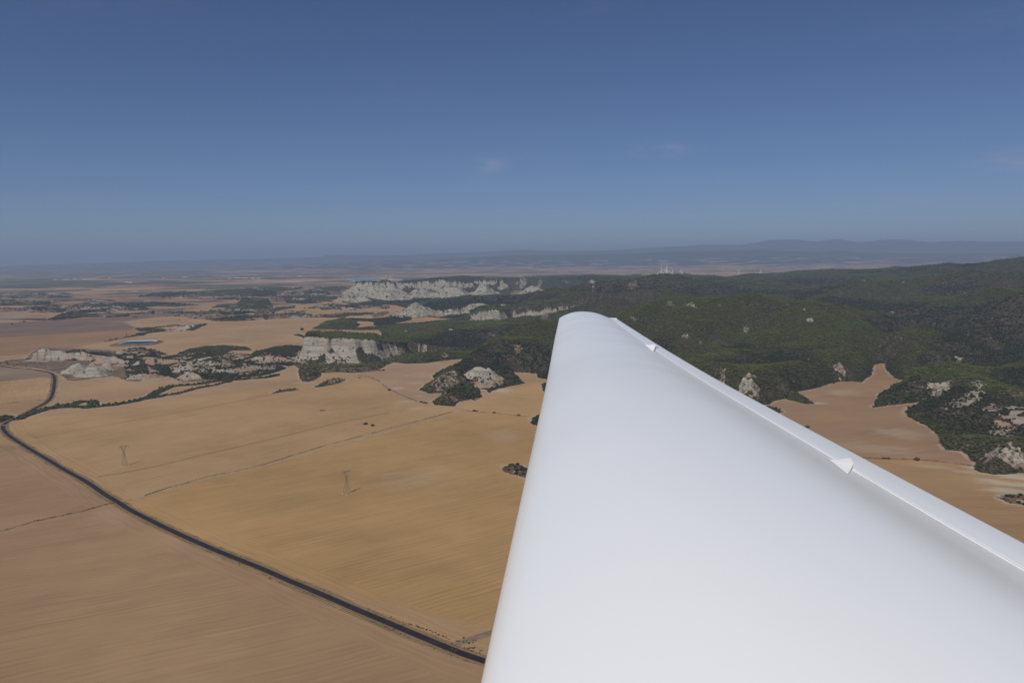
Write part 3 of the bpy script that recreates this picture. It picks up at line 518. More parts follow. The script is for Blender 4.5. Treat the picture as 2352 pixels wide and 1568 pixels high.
PATCH = [(1010, 884, 14, 20, .8), (540, 826, 18, 30, 1.2), (600, 826, 22, 30, 1.2), (470, 822, 12, 24, 1.2), (350, 832, 14, 24, 1.2),
 (2200, 930, 26, 50, 1.05), (2300, 1000, 34, 60, 1.05), (2330, 960, 26, 60, 1.15), (2250, 890, 20, 40, 1.05), (2300, 1040, 30, 24, 1.05), (2175, 880, 14, 30, 1.05),
 (706, 846, 9, 24, .9), (708, 871, 6, 10, .9), (720, 858, 6, 12, .4),
   # bare rock among the woods: px, py (whole picture), half width px, half length m, amount
 (2230, 915, 24, 40, .9), (2286, 939, 20, 40, .9), (2325, 975, 36, 70, 1), (2147, 891, 16, 25, .9), (2272, 1043, 22, 26, .9), (2330, 1050, 24, 30, .7), (2340, 900, 20, 30, .6), (1714, 767, 12, 50, .8), (1859, 737, 12, 24, 1.4), (1846, 712, 14, 20, 1.2),
 (1862, 770, 7, 14, 1.2), (1930, 848, 12, 25, .9), (1856, 826, 8, 20, .8), (1726, 885, 20, 30, .9), (1706, 898, 14, 30, 1.0), (1660, 880, 12, 30, .8), (2201, 826, 16, 40, .8), (2337, 795, 22, 30, .8), (2190, 850, 10, 20, .6), (1902, 648, 5, 60, 1), (1985, 645, 8, 60, .8), (2075, 650, 8, 60, .8),
 (1757, 672, 6, 60, .9), (1967, 687, 7, 40, .8), (1453, 730, 24, 60, .9), (1575, 773, 18, 60, .8), (1610, 790, 10, 30, .7), (1098, 865, 34, 60, .5), (928, 761, 14, 60, .9), (951, 766, 12, 50, 1), (976, 800, 16, 60, .8), (1025, 812, 16, 50, .8), (1130, 770, 10, 50, .6),
 (1000, 873, 14, 30, .7), (1035, 880, 20, 30, .7), (1030, 912, 18, 16, .8), (1450, 655, 20, 80, .5), (1540, 700, 20, 60, .7), (1590, 700, 22, 60, .8), (1650, 703, 14, 50, .7), (1300, 648, 12, 120, .8), (1360, 650, 16, 120, .9), (1240, 650, 14, 120, .8), (1200, 655, 12, 120, .8), (1190, 800, 9, 30, .5), (1250, 730, 14, 60, .6), (2100, 720, 16, 30, .7), (2050, 718, 10, 30, .7), (2010, 716, 12, 25, .6),
 (1090, 690, 40, 20, .6), (700, 820, 20, 40, .3), (520, 835, 20, 40, .7), (560, 850, 18, 30, .8), (600, 835, 16, 30, .8), (470, 845, 14, 30, .7)]
for (px, py, wpx, ln, am) in PATCH:
    p = hit(px, py); D = math.hypot(p[0], p[1]); kf = .55 if D > 2300 and px > 1350 else 1.0; wm = wpx/FPX*D*kf; ln *= kf
    ca, sa = p[1]/D, p[0]/D
    m = (np.abs(x-p[0]) < 3*max(wm, ln)) & (np.abs(y-p[1]) < 3*max(wm, ln))
    u = ((x[m]-p[0])*ca-(y[m]-p[1])*sa)/wm; v = ((x[m]-p[0])*sa+(y[m]-p[1])*ca)/ln
    q = 1-np.sqrt(u*u+v*v)+2.4*(fbm(x[m], y[m], 17, 4, 21)-.5)
    on = q > (0.25 if am < 1.1 else .1)
    g = sdf[m] > 3; on &= g
    rock[m] = np.where(on, np.maximum(rock[m], min(am, 1)*(.64 if am < 1.1 else .9)), rock[m]); dens[m] = np.where(on, dens[m]*(.45 if am < 1.1 else .03), dens[m])
for px, py, wpx, ln in ((840, 824, 24, 26), (760, 812, 8, 9), (740, 826, 11, 12), (722, 834, 13, 12), (864, 824, 16, 20), (905, 820, 10, 18)):   # scrub on the cliff's foot
    p = hit(px, py); D = math.hypot(p[0], p[1]); wm = wpx/FPX*D; m = (np.abs(x-p[0]) < 3*wm) & (np.abs(y-p[1]) < 3*ln)
    q = 1-np.hypot((x[m]-p[0])/wm, (y[m]-p[1])/ln)+1.6*(fbm(x[m], y[m], 18, 4, 22)-.5); on = (q > .2) & (sdf[m] > 3) & (H[m] < 30+16*fbm(x[m], y[m], 20, 3, 23))
    dens[m] = np.where(on, .75, dens[m]); rock[m] = np.where(on, .15, rock[m])
DN = fullf(dens, 0.)

# per-vertex attributes of the ground
fcol = np.tile(np.array(TAN), (x.size, 1)); fu = x.copy(); fv = y.copy()
for k, l, c, (q0, q1) in FIELDS:
    s = poly_sd(x, y, GZ(k, l), 30); m = s > 0
    fcol[m] = np.array(c)*FS*np.array([1, 1.02, 1.12])
    a = G(*Z(*q0)); b = G(*Z(*q1)); t = (b-a)/np.linalg.norm(b-a)
    fu[m] = x[m]*t[0]+y[m]*t[1]; fv[m] = -x[m]*t[1]+y[m]*t[0]
dr, pr = line_sd(x, y, ROAD, 120, True)
m = (dr < 34) & (rad < 2200); fu[m] = pr[m]; fv[m] = dr[m]
for k, a, b, ra, rb, am in PALE:
    p = G(*Z(k, a, b)); D = np.linalg.norm(p); ca, sa = p[1]/D, p[0]/D
    m = (np.abs(x-p[0]) < 3*max(ra, rb)) & (np.abs(y-p[1]) < 3*max(ra, rb))
    u = ((x[m]-p[0])*ca-(y[m]-p[1])*sa)/ra; v = ((x[m]-p[0])*sa+(y[m]-p[1])*ca)/rb
    q = am*ss(1.2, .2, np.sqrt(u*u+v*v)+1.0*(fbm(x[m]*.4, y[m], 9, 3, 25)-.5))
    fcol[m] = fcol[m]*(1-q[:, None])+np.array([.34, .28, .21])*q[:, None]
weed = np.zeros(x.shape)
for pts, hw in WEEDS:
    d = line_sd(x, y, smooth_line(pts, 20), 40); weed = np.maximum(weed, ss(hw+1.0, hw-.8, d+2.2*(fbm(x, y, 9, 2, 29)-.5))*np.clip(.55+1.0*(fbm(x, y, 16, 2, 30)-.35), .5, 1))
for pts, hw, am in FAINT:
    d = line_sd(x, y, smooth_line(pts, 20), 40); fcol *= (1-am*ss(hw+2, hw-1, d))[:, None]
slope = np.zeros(x.shape)

me = bpy.data.meshes.new('ground')
NV = NR*NA
def full(v, fill):
    o = np.full((NR, NA), fill, float); o[:, :NF] = v; return o
Zf = full(Hf, 0.0)
# blend the fine sector's borders into the coarse ring is not needed: both are flat plain or far off frame
# far-off low mountains are part of the same sheet's far rows
az_deg = np.degrees(AA); 
def prof(az, pts):
    p = np.array(pts, float); return np.interp(az, np.degrees([azp(v) for v in p[:, 0]]), p[:, 1])
sky1 = [(-4000, 612), (0, 612), (400, 600), (740, 592), (760, 587), (850, 586), (930, 587), (1000, 583), (1100, 580), (1200, 575), (1300, 577), (1400, 575), (1480, 571), (1560, 567), (1610, 562), (1700, 563), (1766, 552.5), (1818, 552), (1868, 556), (1917, 550.6), (1967, 557), (2041, 549.7), (2090, 553), (2127, 557), (2195, 553), (2251, 556), (2352, 556), (2700, 552), (6000, 552)]
sky2 = [(-4000, 640), (0, 640), (900, 600), (1200, 588), (1450, 584), (1633, 576), (1725, 574), (1788, 576), (1880, 579), (1911, 576), (1973, 580), (2158, 583), (2352, 582), (6000, 580)]
pxs = np.interp(az_deg, np.degrees([azp(v) for v in np.linspace(-2000, 5000, 200)]), np.linspace(-2000, 5000, 200))
z1 = 300+(yh(pxs)-prof(az_deg, sky1))/FPX*42000*np.abs(np.cos(AA))
z2 = 300+(yh(pxs)-prof(az_deg, sky2))/FPX*29000*np.abs(np.cos(AA))
nz = (fbm(X, Y, 5200, 4, 81)-.5)
t1 = ss(31000, 42000, RG)*ss(62000, 43000, RG); t2 = ss(21000, 29000, RG)*ss(36000, 30000, RG)
far_h = np.maximum(np.maximum(z1, 0)*t1**1.3 + t1*110*nz, np.maximum(z2, 0)*t2**1.3+t2*90*nz)
far_h = np.where(RG > 16000, np.maximum(far_h, 0)+ss(14000, 24000, RG)*60*(ridged(X, Y, 2600, 3, 83)-.35).clip(0), 0)
Zf = Zf+far_h
co = np.stack([X, Y, Zf], -1).reshape(-1, 3)
i = np.arange(NR-1)[:, None]*NA; j = np.arange(NA)[None, :]; j2 = (j+1) % NA
quads = np.stack([i+j, i+j2, i+NA+j2, i+NA+j], -1).reshape(-1, 4)[:, ::-1]
me.vertices.add(NV); me.vertices.foreach_set('co', co.ravel().astype(np.float32))
me.loops.add(quads.size); me.loops.foreach_set('vertex_index', quads.ravel().astype(np.int32))
me.polygons.add(len(quads)); me.polygons.foreach_set('loop_start', (np.arange(len(quads))*4).astype(np.int32))
me.polygons.foreach_set('use_smooth', np.ones(len(quads), bool)); me.update(calc_edges=True)
def fattr(name, v): a = me.attributes.new(name, 'FLOAT', 'POINT'); a.data.foreach_set('value', v.ravel().astype(np.float32))
fattr('wild', full(SD, -300)); fattr('rock', full(fullf(rock, 0), 0)); fattr('weed', full(fullf(weed, 0), 0)); fattr('wood', full(DN, 0))
a = me.attributes.new('fcol', 'FLOAT_COLOR', 'POINT'); o = np.ones((NR, NA, 4)); o[..., :3] = TAN
for c in range(3): o[:, :NF, c] = fullf(fcol[:, c], TAN[c])
a.data.foreach_set('color', o.ravel().astype(np.float32))
a = me.attributes.new('rows', 'FLOAT_VECTOR', 'POINT'); o = np.zeros((NR, NA, 3)); o[..., 0] = X; o[..., 1] = Y
t = fullf(fu, 0); q = fullf(fv, 0); msk = near.reshape(NR, NF); o[:, :NF, 0] = np.where(msk, t, X[:, :NF]); o[:, :NF, 1] = np.where(msk, q, Y[:, :NF])
a.data.foreach_set('vector', o.ravel().astype(np.float32))
ground = bpy.data.objects.new('ground', me); COL.objects.link(ground); ground['kind'] = 'structure'

# ------------------------------------------------------------------ material helpers
class NT:
    def __init__(s, name):
        s.m = bpy.data.materials.new(name); s.m.use_nodes = True; s.t = s.m.node_tree; s.t.nodes.clear()
        s.out = s.n('ShaderNodeOutputMaterial'); s.b = s.n('ShaderNodeBsdfPrincipled'); s.l(s.b.outputs[0], s.out.inputs[0])
        s.b.inputs['Roughness'].default_value = .9; s.b.inputs['Specular IOR Level'].default_value = .15
    def n(s, t, **k):
        n = s.t.nodes.new(t)
        for a, v in k.items(): setattr(n, a, v)
        return n
    def l(s, a, b): s.t.links.new(a, b)
    def set(s, sock, v):
        if hasattr(v, 'is_output') or isinstance(v, bpy.types.NodeSocket): s.l(v, sock)
        elif isinstance(v, (tuple, list)) and len(v) == 3 and sock.type == 'RGBA': sock.default_value = (*v, 1)
        else: sock.default_value = v
    def attr(s, name, o='Fac', t='GEOMETRY'): n = s.n('ShaderNodeAttribute', attribute_name=name, attribute_type=t); return n.outputs[o]
    def math(s, op, a, b=0.0, c=None, clamp=False):
        n = s.n('ShaderNodeMath', operation=op, use_clamp=clamp); s.set(n.inputs[0], a); s.set(n.inputs[1], b)
        if c is not None: s.set(n.inputs[2], c)
        return n.outputs[0]
    def mix(s, f, a, b, mode='MIX'):
        n = s.n('ShaderNodeMix', data_type='RGBA', blend_type=mode); s.set(n.inputs[0], f); s.set(n.inputs[6], a); s.set(n.inputs[7], b); return n.outputs[2]
    def ramp(s, v, lo, hi): 
        n = s.n('ShaderNodeMapRange', interpolation_type='SMOOTHSTEP'); s.set(n.inputs[0], v); s.set(n.inputs[1], lo); s.set(n.inputs[2], hi); return n.outputs[0]
    def mr(s, v, a, b, c, d):
        n = s.n('ShaderNodeMapRange'); s.set(n.inputs[0], v)
        for q, w in zip((1, 2, 3, 4), (a, b, c, d)): s.set(n.inputs[q], w)
        return n.outputs[0]
    def vmul(s, v, k): n = s.n('ShaderNodeVectorMath', operation='MULTIPLY'); s.set(n.inputs[0], v); n.inputs[1].default_value = k; return n.outputs[0]
    def noise(s, v, scale, det=3, rough=.5, col=False, dist=0.0):
        n = s.n('ShaderNodeTexNoise'); s.set(n.inputs['Vector'], v); s.set(n.inputs['Scale'], scale); n.inputs['Detail'].default_value = det; n.inputs['Roughness'].default_value = rough; n.inputs['Distortion'].default_value = dist
        return n.outputs['Color' if col else 'Fac']
def simple(name, c, rough=.8, metal=0, spec=.3, var=.0, sc=3.0):
    k = NT(name); 
    if var:
        p = k.n('ShaderNodeTexCoord').outputs['Object']; f = k.noise(p, sc, 4)
        k.set(k.b.inputs['Base Color'], k.mix(k.mr(f, .3, .7, 0, 1), tuple(v*(1-var) for v in c), tuple(min(v*(1+var), .95) for v in c)))
    else: k.b.inputs['Base Color'].default_value = (*c, 1)
    k.b.inputs['Roughness'].default_value = rough; k.b.inputs['Metallic'].default_value = metal; k.b.inputs['Specular IOR Level'].default_value = spec
    return k.m

# ground
k = NT('ground_land'); geo = k.n('ShaderNodeNewGeometry'); pos = geo.outputs['Position']
rows = k.attr('rows', 'Vector'); fc = k.attr('fcol', 'Color'); wild = k.attr('wild'); rk = k.attr('rock'); wd = k.attr('weed'); wood = k.attr('wood')
warp = k.noise(k.vmul(pos, (1/90,)*3), 1, 2, col=True)
rv = k.n('ShaderNodeVectorMath', operation='ADD'); k.l(rows, rv.inputs[0]); k.l(k.vmul(warp, (9, 9, 0)), rv.inputs[1]); rowsw = rv.outputs[0]
st1 = k.noise(k.vmul(rowsw, (1/110, 1/5.0, 0)), 1, 4, .62)
st2 = k.noise(k.vmul(rowsw, (1/220, 1/22, 0)), 1, 4, .6)
st3 = k.noise(k.vmul(rowsw, (1/30, 1/2.2, 0)), 1, 3, .7)
big1 = k.noise(k.vmul(pos, (1/230,)*3), 1, 4, .55); big2 = k.noise(k.vmul(pos, (1/45,)*3), 1, 3)
f = k.math('ADD', k.mr(st1, .3, .7, -.085, .085), k.mr(st2, .3, .7, -.045, .045))
wv = k.n('ShaderNodeSeparateXYZ'); k.l(rowsw, wv.inputs[0])
ph = k.math('ADD', k.math('MULTIPLY', wv.outputs[1], 2*math.pi/7.6), k.mr(k.noise(k.vmul(rowsw, (1/160, 1/40, 0)), 1, 3), 0, 1, 0, 14))
wav = k.math('MULTIPLY', k.math('SINE', ph), k.mr(k.noise(k.vmul(rowsw, (1/140, 1/30, 0)), 1, 3, .6), .35, .65, .0, .065)); f = k.math('ADD', f, wav)
f = k.math('ADD', f, k.mr(st3, .3, .7, -.06, .06)); f = k.math('ADD', f, k.mr(big1, .3, .7, -.13, .13)); f = k.math('ADD', f, k.mr(big2, .3, .7, -.04, .04))
fm = k.math('ADD', f, 1.0)
vm = k.n('ShaderNodeVectorMath', operation='SCALE'); k.l(fc, vm.inputs[0]); k.l(fm, vm.inputs['Scale'])
fieldc = k.mix(k.math('MULTIPLY', k.ramp(st2, .5, .75), .16), vm.outputs[0], (.25, .18, .12))
fieldc = k.mix(k.math('MULTIPLY', k.ramp(big1, .55, .8), .35), fieldc, (.31, .205, .088))
# bleached rim of the fields against wild ground
rimn = k.math('ADD', wild, k.mr(k.noise(k.vmul(pos, (1/14,)*3), 1, 3), .3, .7, -4, 4))
rim = k.math('MULTIPLY', k.ramp(rimn, -9, -3), k.ramp(k.noise(k.vmul(pos, (1/60,)*3), 1, 2), .35, .6))
fieldc = k.mix(k.math('MULTIPLY', rim, .7), fieldc, (.33, .275, .21))
# far country: a patchwork of strips
dist = k.n('ShaderNodeVectorMath', operation='LENGTH'); k.l(pos, dist.inputs[0]); dist = dist.outputs['Value']
def vor(scale, seed):
    v = k.n('ShaderNodeTexVoronoi'); k.l(k.n('ShaderNodeVectorMath', operation='ADD').outputs[0], v.inputs['Vector'])
    ad = v.inputs['Vector'].links[0].from_node; k.l(k.vmul(pos, (scale*.55, scale*1.0, 0)), ad.inputs[0]); k.l(k.vmul(k.noise(k.vmul(pos, (1/900,)*3), 1, 3, col=True), (.9, .9, 0)), ad.inputs[1])
    v.inputs['Scale'].default_value = 1; v.inputs['Randomness'].default_value = .9; return v.outputs['Color']
vc = vor(1/230., 1); sep = k.n('ShaderNodeSeparateColor'); k.l(vc, sep.inputs[0])
vc2 = vor(1/800., 2); sep2 = k.n('ShaderNodeSeparateColor'); k.l(vc2, sep2.inputs[0])
pal = k.n('ShaderNodeValToRGB'); cr = pal.color_ramp; cr.interpolation = 'CONSTANT'
els = [(0, (.33, .21, .12)), (.30, (.25, .16, .10)), (.42, (.08, .065, .045)), (.50, (.32, .21, .13)), (.63, (.04, .055, .035)), (.70, (.20, .14, .095)), (.80, (.37, .25, .155))]
while len(cr.elements) < len(els): cr.elements.new(.5)
for e, (p_, c_) in zip(cr.elements, els): e.position = p_; e.color = (*c_, 1)
green = k.noise(k.vmul(pos, (1/2600, 1/1700, 0)), 1, 6, .68)
sel = k.math('ADD', k.math('MULTIPLY', sep.outputs[0], .75), k.math('MULTIPLY', sep2.outputs[1], .25)); k.l(sel, pal.inputs[0])
sx = k.n('ShaderNodeSeparateXYZ'); k.l(pos, sx.inputs[0]); side = k.math('DIVIDE', sx.outputs[0], k.math('MAXIMUM', sx.outputs[1], 10.0))
green = k.math('ADD', green, k.mr(side, -.6, .15, .085, 0.0))
farc = k.mix(k.math('MULTIPLY', k.ramp(green, .51, .60), .8), pal.outputs[0], (.035, .05, .034))
scr = k.noise(k.vmul(pos, (1/620, 1/330, 0)), 1, 6, .66)
midc = k.mix(k.ramp(scr, .485, .53), (.27, .175, .10), (.10, .068, .048)); midc = k.mix(k.ramp(scr, .57, .63), midc, (.04, .04, .03))
midc = k.mix(k.ramp(k.noise(k.vmul(pos, (1/220, 1/100, 0)), 1, 5, .6), .585, .63), midc, (.26, .23, .185))
plainc = k.mix(k.ramp(k.math('ADD', dist, k.mr(k.noise(k.vmul(pos, (1/1100,)*3), 1, 3), .3, .7, -700, 700)), 5000, 5250), fieldc, midc); plainc = k.mix(k.ramp(dist, 7600, 8600), plainc, farc)
hillz = k.n('ShaderNodeSeparateXYZ'); k.l(pos, hillz.inputs[0]); zc = hillz.outputs[2]
spk = k.ramp(k.noise(k.vmul(pos, (1/700, 1/500, 0)), 1, 5, .62), .53, .58)
mtc = k.mix(spk, (.035, .042, .03), (.30, .20, .125)); mtc = k.mix(k.ramp(zc, 150, 330), mtc, (.04, .045, .032))
plainc = k.mix(k.ramp(dist, 17000, 23000), plainc, k.mix(k.ramp(zc, 10, 60), farc, mtc))
# wild ground
g1 = k.noise(k.vmul(pos, (1/7,)*3), 1, 4, .65); g2 = k.noise(k.vmul(pos, (1/55,)*3), 1, 3)
soil = k.mix(k.ramp(g2, .4, .62), (.12, .08, .055), (.165, .118, .085)); soil = k.mix(k.ramp(g1, .52, .66), soil, (.055, .043, .03)); soil = k.mix(k.ramp(k.noise(k.vmul(pos, (1/11,)*3), 1, 3), .60, .70), soil, (.24, .205, .16))
litter = k.mix(k.ramp(g1, .42, .6), (.062, .051, .037), (.026, .026, .018)); litter = k.mix(k.ramp(k.noise(k.vmul(pos, (1/9,)*3), 1, 4, .6), .60, .70), litter, (.15, .126, .10))
wildc = k.mix(k.ramp(wood, .3, .75), soil, litter)
# rock: beds by height
bz = k.n('ShaderNodeCombineXYZ'); k.l(k.math('MULTIPLY', zc, 1/2.3), bz.inputs[2]); k.l(k.math('MULTIPLY', hillz.outputs[0], 1/160.), bz.inputs[0]); k.l(k.math('MULTIPLY', hillz.outputs[1], 1/160.), bz.inputs[1])
beds = k.noise(bz.outputs[0], 1, 3, .6)
rockc = k.mix(k.ramp(beds, .42, .6), (.22, .20, .165), (.32, .30, .25))
rockc = k.mix(k.ramp(beds, .68, .73), rockc, (.14, .14, .13))
rn = k.noise(k.vmul(pos, (1/5, 1/5, 1/12)), 1, 4, .65); rockc = k.mix(k.math('MULTIPLY', k.ramp(rn, .45, .7), .35), rockc, (.16, .135, .10))
rockc = k.mix(k.math('MULTIPLY', k.ramp(k.noise(k.vmul(pos, (1/38., 1/38., 1/20.)), 1, 4, .6), .45, .62), .5), rockc, (.185, .16, .125))
red = k.math('MULTIPLY', k.ramp(k.math('ADD', zc, k.mr(g2, .3, .7, -7, 7)), 17, 9), k.ramp(k.noise(k.vmul(pos, (1/80,)*3), 1, 2), .45, .6)); rockc = k.mix(k.math('MULTIPLY', red, .75), rockc, (.25, .145, .09))
rkn = k.math('ADD', rk, k.mr(g1, .3, .7, -.35, .35)); wildc = k.mix(k.ramp(rkn, .42, .6), wildc, rockc)
en = k.math('ADD', wild, k.mr(k.noise(k.vmul(pos, (1/8,)*3), 1, 3), .3, .7, -2.5, 2.5))
c = k.mix(k.ramp(en, -.8, .8), plainc, wildc)
wn_ = k.math('ADD', wd, k.mr(k.noise(k.vmul(pos, (1/3.5,)*3), 1, 2), .3, .7, -.3, .3)); c = k.mix(k.math('MULTIPLY', k.ramp(wn_, .35, .75), .85), c, (.07, .052, .028))
k.set(k.b.inputs['Base Color'], c)
bp = k.n('ShaderNodeBump'); bp.inputs['Distance'].default_value = 2.2; bp.inputs['Strength'].default_value = .8
isw = k.ramp(en, -.5, 1.5)
k.l(k.math('MULTIPLY', k.math('ADD', g1, k.math('MULTIPLY', beds, k.ramp(rkn, .4, .6))), isw), bp.inputs['Height']); k.l(bp.outputs[0], k.b.inputs['Normal'])
k.b.inputs['Specular IOR Level'].default_value = .0; k.b.inputs['Roughness'].default_value = 1
me.materials.append(k.m)

# ------------------------------------------------------------------ mesh helpers
def link(name, verts, faces, mat, parent=None, smooth=False):
    m = bpy.data.meshes.new(name); m.from_pydata([tuple(v) for v in verts], [], [tuple(f) for f in faces]); m.materials.append(mat)
    if smooth: m.polygons.foreach_set('use_smooth', [True]*len(m.polygons))
    m.update(); o = bpy.data.objects.new(name, m); COL.objects.link(o); o.parent = parent; return o
def tag(o, label, cat, group=None):
    o['label'] = label; o['category'] = cat
    if group: o['group'] = group
    return o
def empty(name, loc, rz=0.0):
    o = bpy.data.objects.new(name, None); COL.objects.link(o); o.location = loc; o.rotation_euler = (0, 0, rz); o.empty_display_size = 1; return o
class MB:
    def __init__(s): s.v = []; s.f = []
    def box(s, c, d, rz=0.0):
        b = len(s.v); cs, sn = math.cos(rz), math.sin(rz)
        for dz in (-.5, .5):
            for dx, dy in ((-.5, -.5), (.5, -.5), (.5, .5), (-.5, .5)):
                X_, Y_ = dx*d[0], dy*d[1]; s.v.append((c[0]+X_*cs-Y_*sn, c[1]+X_*sn+Y_*cs, c[2]+dz*d[2]))
        s.f += [(b, b+3, b+2, b+1), (b+4, b+5, b+6, b+7)]+[(b+i, b+(i+1) % 4, b+4+(i+1) % 4, b+4+i) for i in range(4)]; return s
    def bar(s, a, b_, w, w2=None, n=4):
        a = Vector(a); b_ = Vector(b_); ax = (b_-a).normalized(); u = ax.orthogonal().normalized(); v = ax.cross(u); k0 = len(s.v); w2 = w if w2 is None else w2
        for p, w_ in ((a, w), (b_, w2)):
            for i in range(n):
                t = 2*math.pi*(i+.5)/n; s.v.append(tuple(p+(u*math.cos(t)+v*math.sin(t))*w_*.5))
        s.f += [tuple(range(k0+n-1, k0-1, -1)), tuple(range(k0+n, k0+2*n))]+[(k0+i, k0+(i+1) % n, k0+n+(i+1) % n, k0+n+i) for i in range(n)]; return s
    def build(s, name, mat, parent=None, smooth=False): return link(name, s.v, s.f, mat, parent, smooth)
def ribbon(name, pts, hw, z, mat, jitter=0.0, seed=1):
    rnd = random.Random(seed); n = len(pts); T = np.gradient(pts, axis=0); T /= np.linalg.norm(T, axis=1)[:, None]; Nn = np.stack([-T[:, 1], T[:, 0]], 1); v = []; f = []
    wl = wr = 0
    for i in range(n):
        wl += (rnd.uniform(-1, 1)*jitter-wl)*.5; wr += (rnd.uniform(-1, 1)*jitter-wr)*.5
        for s_, q in ((-1, wl), (0, 0), (1, wr)):
            p = pts[i]+Nn[i]*s_*(hw+q); v.append((p[0], p[1], z+(.06*(1-abs(s_)) if name == 'road' else 0)))
        if i: b = 3*i; f += [(b-3, b-2, b+1, b), (b-2, b-1, b+2, b+1)]
    o = link(name, v, f, mat); o['kind'] = 'structure'
    return o

# ------------------------------------------------------------------ roads and tracks
k = NT('asphalt'); pos = k.n('ShaderNodeNewGeometry').outputs['Position']; nn = k.noise(k.vmul(pos, (1/18,)*3), 1, 4, .6)
k.set(k.b.inputs['Base Color'], k.mix(k.ramp(nn, .35, .65), (.020, .016, .018), (.028, .023, .025))); k.b.inputs['Roughness'].default_value = .75; asphalt = k.m
k = NT('verge'); pos = k.n('ShaderNodeNewGeometry').outputs['Position']; n1 = k.noise(k.vmul(pos, (1/3.2,)*3), 1, 4, .65); n2 = k.noise(k.vmul(pos, (1/38,)*3), 1, 3)
c = k.mix(k.ramp(n2, .4, .6), (.19, .12, .072), (.175, .125, .07)); c = k.mix(k.ramp(n1, .52, .68), c, (.095, .078, .042)); c = k.mix(k.math('MULTIPLY', k.ramp(n2, .62, .68), k.ramp(n1, .45, .3)), c, (.31, .26, .21)); k.set(k.b.inputs['Base Color'], c); verge = k.m
k = NT('track_pale'); pos = k.n('ShaderNodeNewGeometry').outputs['Position']; n1 = k.noise(k.vmul(pos, (1/12,)*3), 1, 4, .6); k.set(k.b.inputs['Base Color'], k.mix(k.ramp(n1, .35, .65), (.24, .165, .105), (.30, .23, .16))); tpale = k.m
k = NT('track_dull'); pos = k.n('ShaderNodeNewGeometry').outputs['Position']; n1 = k.noise(k.vmul(pos, (1/12,)*3), 1, 4, .6); k.set(k.b.inputs['Base Color'], k.mix(k.ramp(n1, .35, .65), (.15, .108, .078), (.20, .15, .11))); tdull = k.m
ribbon('road_verge', ROAD, 7.6, .05, verge, 2.2, 4)
ribbon('road', ROAD, 3.55, .16, asphalt)
for i, (l, hw, kd) in enumerate(TRACKS):
    ribbon('dirt_track', smooth_line(np.array([G(*Z(a, *p)) for a, p in l]), 9), hw, .10+.004*i, tpale if kd == 'pale' else tdull, hw*.18, i)

# ------------------------------------------------------------------ far lake
k = NT('lake_water'); pos = k.n('ShaderNodeNewGeometry').outputs['Position']
k.b.inputs['Base Color'].default_value = (.10, .19, .195, 1); k.b.inputs['Roughness'].default_value = .35; lake_m = k.m
def sheet(name, pts, z, mat):
    p = smooth_line(np.vstack([pts, pts[:1]]), 60); n = len(p); c = p.mean(0); v = [(c[0], c[1], z)]+[(a[0], a[1], z) for a in p]
    return link(name, v, [(0, i+1, (i+1) % n+1) for i in range(n)], mat)
o = sheet('lake', GZ('C', [(130, 208), (250, 203), (500, 206), (520, 222), (300, 235), (230, 220)]), 1.0, lake_m); o['kind'] = 'structure'
k = simple('lake_shore', (.34, .31, .26), var=.1, sc=.01); o = sheet('lake_shore', GZ('C', [(100, 205), (260, 200), (520, 203), (700, 206), (720, 218), (560, 222), (300, 240), (200, 222)]), .6, k); o['kind'] = 'structure'

# ------------------------------------------------------------------ trees
k = NT('foliage'); col = k.attr('color', 'Color', 'INSTANCER'); oc = k.n('ShaderNodeTexCoord').outputs['Object']
n1 = k.noise(oc, 2.6, 3, .7); v_ = k.n('ShaderNodeVectorMath', operation='SCALE'); k.l(col, v_.inputs[0]); k.l(k.mr(n1, .3, .7, .62, 1.4), v_.inputs['Scale']); k.set(k.b.inputs['Base Color'], v_.outputs[0])
k.b.inputs['Specular IOR Level'].default_value = .1; foliage = k.m
bark = simple('bark', (.13, .095, .07), var=.2)
def crown_mesh(seed, kind):
    rnd = random.Random(seed); bm = bmesh.new()
    if kind == 'pine': lobes = [((0, 0, .55), .50)]+[((math.cos(a)*.46*rnd.uniform(.7, 1.1), math.sin(a)*.46*rnd.uniform(.7, 1.1), rnd.uniform(.30, .72)), rnd.uniform(.26, .40)) for a in [i*1.05+rnd.uniform(-.3, .3) for i in range(6)]]
    elif kind == 'bush': lobes = [((0, 0, .30), .46)]+[((math.cos(a)*.5, math.sin(a)*.5, rnd.uniform(.12, .34)), rnd.uniform(.26, .42)) for a in [i*1.26+rnd.uniform(-.3, .3) for i in range(5)]]
    elif kind == 'spire': lobes = [((rnd.uniform(-.05, .05), rnd.uniform(-.05, .05), .3+i*.38), .34-.05*i) for i in range(6)]
    for c, r in lobes:
        g = bmesh.ops.create_icosphere(bm, subdivisions=2, radius=r)
        for v in g['verts']:
            q = v.co.copy(); f = 1+.22*math.sin(q.x*19+seed+c[0]*9)*math.sin(q.y*17+seed)+rnd.uniform(-.16, .16)
            v.co = Vector((q.x*f+c[0], q.y*f+c[1], q.z*f*(.82 if kind != 'spire' else 1.3)+c[2]))
    m = bpy.data.meshes.new('crown'); bm.to_mesh(m); bm.free(); m.materials.append(foliage); return m
crowns = [crown_mesh(3, 'pine'), crown_mesh(8, 'pine'), crown_mesh(14, 'bush'), crown_mesh(21, 'bush')]
spire = crown_mesh(5, 'spire')
trunk_me = MB().bar((0, 0, -.15), (0.02, .01, .5), .16, .09, 6).build('trunk_source', bark); tm = trunk_me.data; bpy.data.objects.remove(trunk_me)

